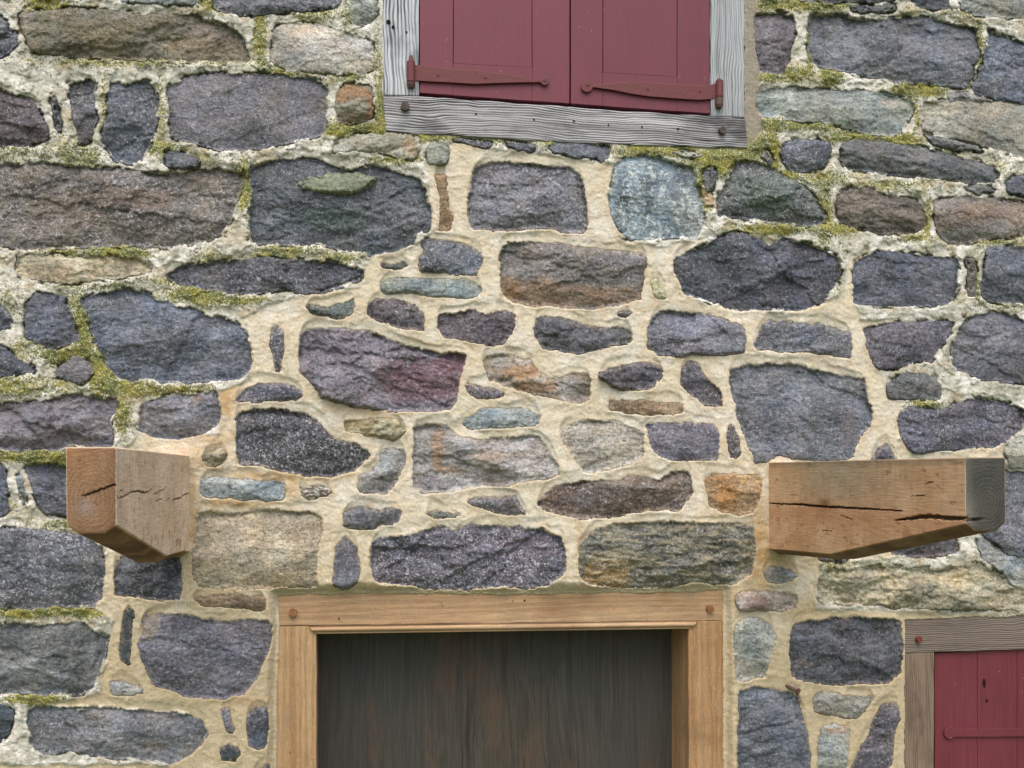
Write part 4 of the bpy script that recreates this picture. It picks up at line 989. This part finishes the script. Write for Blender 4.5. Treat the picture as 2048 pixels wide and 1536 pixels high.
c0, c1 = P(822, 124, .006), P(822, 164, .006); cyl(bm, c0, c1, .0118, 16)
for x, y in ((876, 149), (971, 154), (1089, 160)):
    c = P(x, y, SH + .009); cyl(bm, (c[0], c[1] + .003, c[2]), (c[0], c[1] - .0016, c[2]), .0036, 8)
hL = to_obj(bm, 'strap_hinge', M_HINGE, shL, False); hL.location = -Vector(shL.location) - Vector(win_t.location)
bm = bmesh.new()
plate(bm, arc(1174, 172, 12, 25, 335, 16) + [(1186, 170.5), (1225, 166), (1262, 163), (1300, 165), (1340, 168), (1400, 171), (1420, 170), (1442, 163), (1443, 192), (1422, 198), (1400, 200), (1350, 197), (1300, 193), (1262, 187.5), (1225, 180), (1186, 174.5)], SH + .0005, .008)
c0, c1 = P(1439, 162, .006), P(1439, 194, .006); cyl(bm, c0, c1, .0112, 16)
for x, y in ((1176, 169), (1296, 177), (1400, 182)):
    c = P(x, y, SH + .009); cyl(bm, (c[0], c[1] + .003, c[2]), (c[0], c[1] - .0016, c[2]), .0036, 8)
hR = to_obj(bm, 'strap_hinge', M_HINGE, shR, False); hR.location = -Vector(shR.location) - Vector(win_t.location)
for (x, ya, yb_, yc) in ((822, 112, 166, 176), (1438, 158, 196, 216)):
    bm = bmesh.new(); prev = None
    prof_ = [(ya - 1, .0005), (ya, .0055), (ya + 10, .0075), (ya + 12, .008), (yb_ - 1, .008), (yb_, .0125), (yc - 6, .0120), (yc, .0085), (yc + 1, .0005)]
    for y_, r_ in prof_:
        c = P(x, y_, .006); ring_ = [bm.verts.new((c[0] + r_ * math.cos(a_ * math.pi / 6), c[1] + r_ * math.sin(a_ * math.pi / 6), c[2])) for a_ in range(12)]
        if prev:
            for k_ in range(12): bm.faces.new((prev[k_], prev[(k_ + 1) % 12], ring_[(k_ + 1) % 12], ring_[k_]))
        prev = ring_
    bmesh.ops.recalc_face_normals(bm, faces=bm.faces)
    to_obj(bm, 'hinge_pintle', M_RUST, win_t)

# --- doorway
door = thing('doorway', 'new oak door frame filled with a dark weathered board, between the two projecting beams', 'doorway', P(1000, 2860, -.03))
DH = -.030
hd = timber('header', [(552, 1184), (1000, 1180), (1450, 1176), (1449.5, 1241), (1000, 1247), (556, 1252)], DH, .17, M_OAKX, door, .003, 40, .0012, 5)
lp_ = timber('post', [(556, 1252.6), (633, 1251.8), (633, 1268), (632.5, 2860), (546, 2860), (551, 1500)], DH, .17, M_OAKL, door, .003, 40, .001, 6)
rp_ = timber('post', [(1377, 1242.4), (1449.5, 1241.6), (1450, 1500), (1452, 2860), (1375, 2860), (1377.5, 1500)], DH, .17, M_OAKR, door, .003, 40, .001, 7)
for x, y in ((586, 1225), (1419, 1217)):
    pgo = disc('peg', x, y, DH + .0015, .0118, .02, M_PEG, hd); pgo.location = (0, 0, 0)
for x, y, r in ((678, 1237, .0022), (1049, 1201, .0028), (1026, 1202, .0016)):
    ho = hole(P(x, y, DH + .001), r, hd); ho.location = (0, 0, 0)
# beaded lower edge of the header, mitred into the posts
def bead(name, xa, ya, xb, yb_, wpx, prof, parent, mat, cut=.9):
    n = len(prof); ts = np.linspace(0, 1, 60); vs_, q = [], []
    for k_, t in enumerate(ts):
        for a, hh in prof:
            off = a * wpx
            x = xa + (xb - xa) * t; y = ya + (yb_ - ya) * t + off
            if t == 0: x += off * cut
            if t == 1: x -= off * cut
            vs_.append(P(x, y, DH + hh + .0002 * math.sin(k_)))
    for k_ in range(59):
        for j in range(n - 1): a = k_ * n + j; q.append((a, a + n, a + n + 1, a + 1))
    return mesh_np(name, np.array(vs_), q, mat, parent, True)
pr = [(0, .001), (.0, .004), (.06, .001), (.16, .0005), (.20, .005), (.34, .0095), (.52, .011), (.68, .0085), (.78, .003), (.82, .0005), (.88, .0025), (.97, .0022), (1.0, 0), (1.0, -.06)]
bead('bead', 616, 1251.6, 1397, 1240.8, 16.5, pr, door, M_OAKX)
timber('header_lining', [(633, 1262), (1377, 1252), (1377, 1256.5), (633, 1267)], DH - .0005, .15, M_OAKX, door, .001, 20, .0004, 8)
bd = timber('board', [(560, 1180), (1450, 1180), (1450, 2860), (560, 2860)], DH - .152, .018, M_BOARD, door, 0, 0, 0)

# --- red door at the lower right
rd = thing('red_door', 'dull red board door in a grey brown frame, cut off by the lower right corner', 'door', P(2080, 2860, -.012))
RH = -.012
timber('header', [(1806, 1237), (2074, 1227), (2364, 1217), (2364, 1286), (2075, 1298), (1806, 1307)], RH, .14, M_LINTEL, rd, .003, 30, .0012, 9)
timber('post', [(1806.5, 1307.6), (1868, 1305.5), (1868, 2860), (1803, 2860)], RH, .14, M_JAMB, rd, .003, 40, .0012, 10)
timber('post', [(2300, 1292), (2364, 1290), (2364, 2860), (2300, 2860)], RH, .14, M_JAMB, rd, .003, 40, .0012, 11)
disc('peg', 1836, 1278.5, RH + .0015, .0105, .02, M_PEGR, rd, 9, .12)
lf = bpy.data.objects.new('door_leaf', None); COL.objects.link(lf); lf.parent = rd; lf.location = Vector([float(q) for q in P(2080, 1400, RH - .02)]) - Vector(rd.location)
for (xa, xb) in ((1869.5, 1954.4), (1955.2, 2033.8), (2034.8, 2122), (2123, 2210), (2211, 2299)):
    ytop = lambda x: 1306.5 - (x - 1868) * .047
    timber('board', [(xa, ytop(xa)), (xb, ytop(xb)), (xb, 2860), (xa, 2860)], RH - .012, .025, M_RED3, lf, .0008, 20, .0002)
bm = bmesh.new()
plate(bm, arc(1900, 1466, 12, 40, 320, 14) + [(1912, 1457.5), (1960, 1457), (2060, 1456), (2290, 1450), (2290, 1474), (2060, 1473), (1960, 1474), (1912, 1474)], RH - .0118, .007)
st_ = to_obj(bm, 'strap_hinge', M_RED3, lf); st_.location = -Vector(lf.location) - Vector(rd.location)
for pl in ([(1966, 1358), (1970, 1358), (1972, 1366), (1971, 1374), (1968, 1376), (1965, 1368)], arc(1973.5, 1401.5, 3.2, 0, 330, 9)):
    bm = bmesh.new(); plate(bm, pl, RH - .0118, .0006, .0001)
    kh = to_obj(bm, 'key_hole', M_HOLE, lf); kh.location = -Vector(lf.location) - Vector(rd.location)

# ------------------------------------------------------------------ projecting beams
def beam(px_face, visible, label):
    """bracket beam; X of its visible side comes from pixel column px_face at the wall"""
    Xs = float(P(px_face, 1000, .004)[0]); W = .0865
    # side profile measured along the visible side face of each beam
    pts = lambda l: PX(np.array([a for a, b in l], float), np.array([b for a, b in l], float), Xs)
    if visible == 'L': tp_, bt_ = [(1535, 925), (1930, 915)], [(1535, 1098), (1558, 1098), (1660, 1107), (1932, 1046)]
    else: tp_, bt_ = [(380, 912), (232, 893)], [(380, 1103), (370, 1100), (334, 1110), (232, 1048)]
    top = pts(tp_); bot = pts(bt_)
    L = -top[1][1]; zt = float(top[:, 2].mean())
    W = abs(float(P(133 if visible == 'R' else 2010, 960, L)[0]) - Xs)
    bs = [-float(b[1]) for b in bot]; bz = [float(b[2]) for b in bot]
    ns, nside = 260, 120
    ss = np.concatenate([[-.10], np.linspace(0, L, ns)])
    s_n = .028                                                  # where the stopped chamfer begins
    rings = []; cols = []
    # crack lines in pixels of the visible side
    if visible == 'L':
        cr = [([(1533, 1006), (1560, 1008), (1600, 1009), (1640, 1013), (1680, 1015), (1740, 1018), (1806, 1022)], 2.7), ([(1790, 1040), (1815, 1038), (1835, 1034), (1862, 1033), (1900, 1037), (1932, 1036), (1936, 1036)], 4.2), ([(1850, 968), (1868, 962)], .9), ([(1699, 970), (1700, 1010)], .5), ([(1680, 1030), (1704, 1038)], .9), ([(1630, 1060), (1665, 1062)], .7), ([(1820, 992), (1850, 991)], .8)]
    else:
        cr = [([(233, 996), (246, 995), (256, 989), (262, 983)], 1.6), ([(256, 990), (266, 984), (278, 982), (290, 986), (297, 984), (305, 975)], 1.7), ([(307, 989), (316, 985), (325, 981), (333, 974)], 1.3),
              ([(345, 1001), (355, 997), (362, 996), (370, 989), (379, 986)], 2.0), ([(310, 1002), (318, 1001), (326, 997)], 1.0), ([(330, 1004), (340, 996)], .9), ([(238, 984), (246, 981)], 1.0), ([(350, 1085), (358, 1077)], 1.2)]
    crw = []
    for l, w_ in cr:
        q = PX(np.array([a for a, b in l], float), np.array([b for a, b in l], float), Xs)
        crw.append((np.stack([-q[:, 1], q[:, 2]], 1), w_ * .00125))
    def crack(s, z):
        c = np.zeros(s.shape)
        for q, w_ in crw:
            dm = np.full(s.shape, 9.)
            n_ = len(q) - 1
            for i in range(n_):
                e = q[i + 1] - q[i]; t = np.clip(((s - q[i, 0]) * e[0] + (z - q[i, 1]) * e[1]) / (e @ e + 1e-12), 0, 1)
                wt = .35 + .65 * np.sin(np.pi * np.clip((i + t) / n_, 0.02, .98))
                dm = np.minimum(dm, np.hypot(s - q[i, 0] - t * e[0], z - q[i, 1] - t * e[1] + .0022 * gn(s * 60, s * 0 + w_, 8) + .0012 * gn(s * 170, s * 0, 9)) / wt)
            c = np.maximum(c, 1 - sst(dm + .0006 * gn(s * 220, z * 220, 5), w_ * .45, w_ * 1.25))
        return c
    for s in ss:
        zb = float(np.interp(s, bs, bz)); ch = .020 * min(1, max(0, (s - s_n) / .004)); cz = .024 * min(1, max(0, (s - s_n) / .004))
        zlow = zb - (.016 if s > s_n else 0) * min(1, max(0, (s - s_n) / .004))
        r = []
        zz = np.linspace(zt - .002, zb, nside)
        for z in zz: r.append((0, z))                             # left side, downwards
        if s <= s_n: cxx = .0015
        else: cxx = ch
        for t in np.linspace(0, 1, 5)[1:]: r.append((cxx * t, zb + (zlow - zb) * t))
        for t in np.linspace(0, 1, 7)[1:-1]: r.append((cxx + (W - 2 * cxx) * t, zlow))
        for t in np.linspace(0, 1, 5)[:-1]: r.append((W - cxx + cxx * t, zlow + (zb - zlow) * t))
        for z in zz[::-1]: r.append((W, z))
        r.append((W - .002, zt)); 
        for t in np.linspace(0, 1, 6)[1:-1]: r.append((W - .002 - (W - .004) * t, zt))
        r.append((.002, zt))
        rings.append(r)
    R = np.array(rings); nr = R.shape[1]
    Sg = np.repeat(ss[:, None], nr, 1); X = R[..., 0]; Z = R[..., 1]
    Xl = Xs if visible == 'L' else Xs - W
    # waviness, saw marks and cracks
    side_l = (X == 0); side_r = (X == W)
    zf = Z
    rough = .0010 * gn(Sg * 14, Z * 14, 61) + .0004 * gn(Sg * 60, Z * 9, 62)
    vis = side_l if visible == 'L' else side_r
    ck = crack(Sg, Z) * vis * (Sg > -.05)
    dx = rough + .016 * ck
    Xw = Xl + X + np.where(side_l, dx, 0) - np.where(side_r, dx, 0)
    co = np.stack([Xw, -Sg, Z], -1)
    # colours
    def mc(a, b, t): return a * (1 - t[..., None]) + b * t[..., None]
    zr = (Z - (zt - .26)) / .26
    n1 = fbm(Sg * 1000, Z * 1000, 160, 4, 71); n2 = fbm(Sg * 1000, Z * 1000, 40, 4, 72)
    if visible == 'L':
        base = mc(np.broadcast_to(lin((192, 152, 112)), Z.shape + (3,)), lin((206, 170, 132)), sst(n1, -.3, .4))
        base = mc(base, lin((160, 148, 122)), np.exp(-((Sg - .42) / .24) ** 2) * sst(zr, .35, .85) * .85)
        base = mc(base, lin((120, 104, 80)), sst(n2, .25, .5) * .3 * sst(zr, .5, .9))
        base = mc(base, lin((110, 102, 84)), sst(zr, .90, 1.0) * .5)
        cx_, cz_ = -float(PX(np.array([1650.]), np.array([1005.]), Xs)[0, 1]), float(PX(np.array([1650.]), np.array([1005.]), Xs)[0, 2])
        base = mc(base, lin((98, 66, 46)), np.exp(-(((Sg - cx_) / .030) ** 2 + ((Z - cz_) / .011) ** 2)) * .8)
        base = mc(base, lin((150, 92, 52)), .8 * sst(fbm(Sg * 1000 * .35, Z * 1000, 22, 4, 75, .7), .30, .42) * sst(-zr, -.66, -.4) * .7)
        base = mc(base, lin((120, 78, 50)), sst(fbm(Sg * 1000 * .25, Z * 1000, 12, 3, 76, .7), .44, .56) * .55)
        base = mc(base, lin((178, 120, 80)), np.exp(-((zr - .45 + .05 * n1) / .10) ** 2) * .35)
        endc, endc2 = lin((58, 59, 55)), lin((76, 77, 71))
    else:
        base = mc(np.broadcast_to(lin((216, 188, 158)), Z.shape + (3,)), lin((230, 206, 178)), sst(n1, -.3, .4))
        base = mc(base, lin((180, 160, 140)), np.exp(-((Sg - L) / .05) ** 2) * .3)
        base = mc(base, lin((146, 100, 66)), sst(fbm(Sg * 1000, Z * 1000 * .8, 30, 3, 75), .30, .5) * (.35 + .5 * sst(-zr, -.5, -.1)) * .8)
        base = mc(base, lin((150, 140, 122)), sst(n2, .3, .6) * .3)
        endc, endc2 = lin((118, 90, 66)), lin((140, 112, 84))
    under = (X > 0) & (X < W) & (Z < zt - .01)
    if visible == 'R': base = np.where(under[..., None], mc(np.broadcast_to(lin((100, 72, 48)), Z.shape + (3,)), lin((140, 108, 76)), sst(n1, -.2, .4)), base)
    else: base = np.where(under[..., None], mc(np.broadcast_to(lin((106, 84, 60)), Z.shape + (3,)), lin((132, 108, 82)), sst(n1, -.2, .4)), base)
    base = mc(base, lin((52, 34, 24)), np.clip(ck, 0, 1) * .85)
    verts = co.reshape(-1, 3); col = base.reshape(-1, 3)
    idx = np.arange(len(ss) * nr).reshape(len(ss), nr)
    a = idx[:-1]; b = idx[1:]
    q1 = np.stack([a, b, np.roll(b, -1, 1), np.roll(a, -1, 1)], -1).reshape(-1, 4)
    # end cap: shrinking rings
    last = co[-1]; cen = np.array([Xl + W / 2, -L, float(last[:, 2].mean())])
    caps = []; cc = []; prev = idx[-1]; allq = [q1]; base_n = len(verts)
    m_ = 26
    gx = 0.0
    pc = PX(np.array([195. if visible == 'R' else 1975.]), np.array([1000.]), Xs)[0]
    for k_ in range(1, m_ + 1):
        f = 1 - k_ / m_ * .995
        pcap = cen + (last - cen) * f
        xr = (pcap[:, 0] - Xl) / W; zr_ = pcap[:, 2]
        pcap[:, 1] = -L - (.0022 * (1 - f) ** .2) + .0004 * gn(pcap[:, 0] * 300, pcap[:, 2] * 300, 9)
        rr = np.hypot((xr - .55) * W, (zr_ - cen[2] + .02) * .8) * 1000
        ring = .5 + .5 * np.sin(rr * .85 + 2 * gn(pcap[:, 0] * 30, pcap[:, 2] * 30, 4))
        t = np.clip(.65 * ring + .5 * fbm(pcap[:, 0] * 1000, pcap[:, 2] * 1000, 40, 3, 6) + .2, 0, 1)
        cb = endc * (1 - t[:, None]) + endc2 * t[:, None]
        if visible == 'R':
            # heart shake running from the middle of the end to its right edge
            dz_ = np.abs(zr_ - (cen[2] - .020 + .030 * np.clip(xr - .2, 0, 1) * 1.1 + .003 * gn(pcap[:, 0] * 160, pcap[:, 2] * 0, 3)))
            c_ = (1 - sst(dz_, .0007, .0030)) * sst(xr, .25, .45); cb = cb * (1 - .7 * c_[:, None]) + lin((60, 50, 46)) * .7 * c_[:, None]
            pcap[:, 1] += .006 * c_
            g_ = np.clip(.5 * sst(zr_, cen[2] - .02, cen[2] + .09) * (1 - xr) + .35 * sst(xr, .7, 1) * 0, 0, 1); cb = cb * (1 - g_[:, None]) + lin((158, 116, 80)) * g_[:, None]
            g_ = sst(xr, .72, 1.0) * .45 + sst(-zr_, -(cen[2] - .05), -(cen[2] - .09)) * .3; g_ = np.clip(g_, 0, .7); cb = cb * (1 - g_[:, None]) + lin((104, 78, 62)) * g_[:, None]
            g_ = np.exp(-(((xr - .38) / .18) ** 2 + ((zr_ - cen[2] + .035) / .016) ** 2)) * .55; cb = cb * (1 - g_[:, None]) + lin((150, 140, 136)) * g_[:, None]
            a_2 = np.abs(np.hypot((xr - .5) * W, zr_ - cen[2] + .030) - .040); c_ = (1 - sst(a_2, .0003, .0012)) * (zr_ > cen[2] + .0) * .5; cb = cb * (1 - c_[:, None]) + lin((96, 66, 50)) * c_[:, None]
        else:
            g_ = sst(-xr, -.28, .02) * .5; cb = cb * (1 - g_[:, None]) + lin((104, 104, 98)) * g_[:, None]
            dz_ = np.abs(zr_ - (crw[1][0][-1][1] - .004)) ; c_ = (1 - sst(dz_, .0014, .0035)) * (1 - sst(xr, .22, .5)); cb = cb * (1 - c_[:, None]) + lin((34, 30, 28)) * c_[:, None]
            pcap[:, 1] += .010 * c_
            g_ = np.exp(-((xr / .25) ** 2 + ((zr_ - cen[2] + .045) / .03) ** 2)) * .6; cb = cb * (1 - g_[:, None]) + lin((128, 124, 114)) * g_[:, None]
        verts = np.concatenate([verts, pcap]); col = np.concatenate([col, cb])
        cur = base_n + (k_ - 1) * nr + np.arange(nr)
        allq.append(np.stack([prev, cur, np.roll(cur, -1), np.roll(prev, -1)], -1)); prev = cur
    t = thing('projecting_beam', label, 'beam', (Xl + W / 2, 0, zt - .26), 'oak beams projecting either side of the doorway')
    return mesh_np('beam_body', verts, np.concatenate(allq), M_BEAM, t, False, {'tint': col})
beam(380, 'R', 'oak beam stub with pale side and reddish brown end, left of the doorway')
beam(1535, 'L', 'oak beam stub with tan cracked side and blackened end, right of the doorway')

# ------------------------------------------------------------------ iron spike in the mortar
c0, c1 = P(1565, 1367, .001), P(1594, 1382, .016)
sp = thing('iron_spike', 'rusty iron spike sticking out of a mortar joint below the dark stone', 'spike', c0)
bm = bmesh.new(); cyl(bm, c0 + np.array([0, .02, 0]), c1, .0052, 8, .0062); o_ = to_obj(bm, 'shank', M_RUST, sp)
bm = bmesh.new(); cyl(bm, c1, c1 + (c1 - c0) / np.linalg.norm(c1 - c0) * .008, .011, 6, .010); to_obj(bm, 'head', M_RUST, sp)

# ------------------------------------------------------------------ ground in front of the wall
zg = float(P(1024, 2780, 0)[2])
n_ = 60; gx = np.linspace(-40, 40, n_); gy = np.linspace(-60, .25, n_); GX, GY = np.meshgrid(gx, gy)
GZ = zg + .03 * gn(GX, GY, 3)
gr = mesh_np('ground', np.stack([GX, GY, GZ], -1).reshape(-1, 3), grid_quads(n_, n_)[:, ::-1], M_GRASS)
gr['kind'] = 'structure'
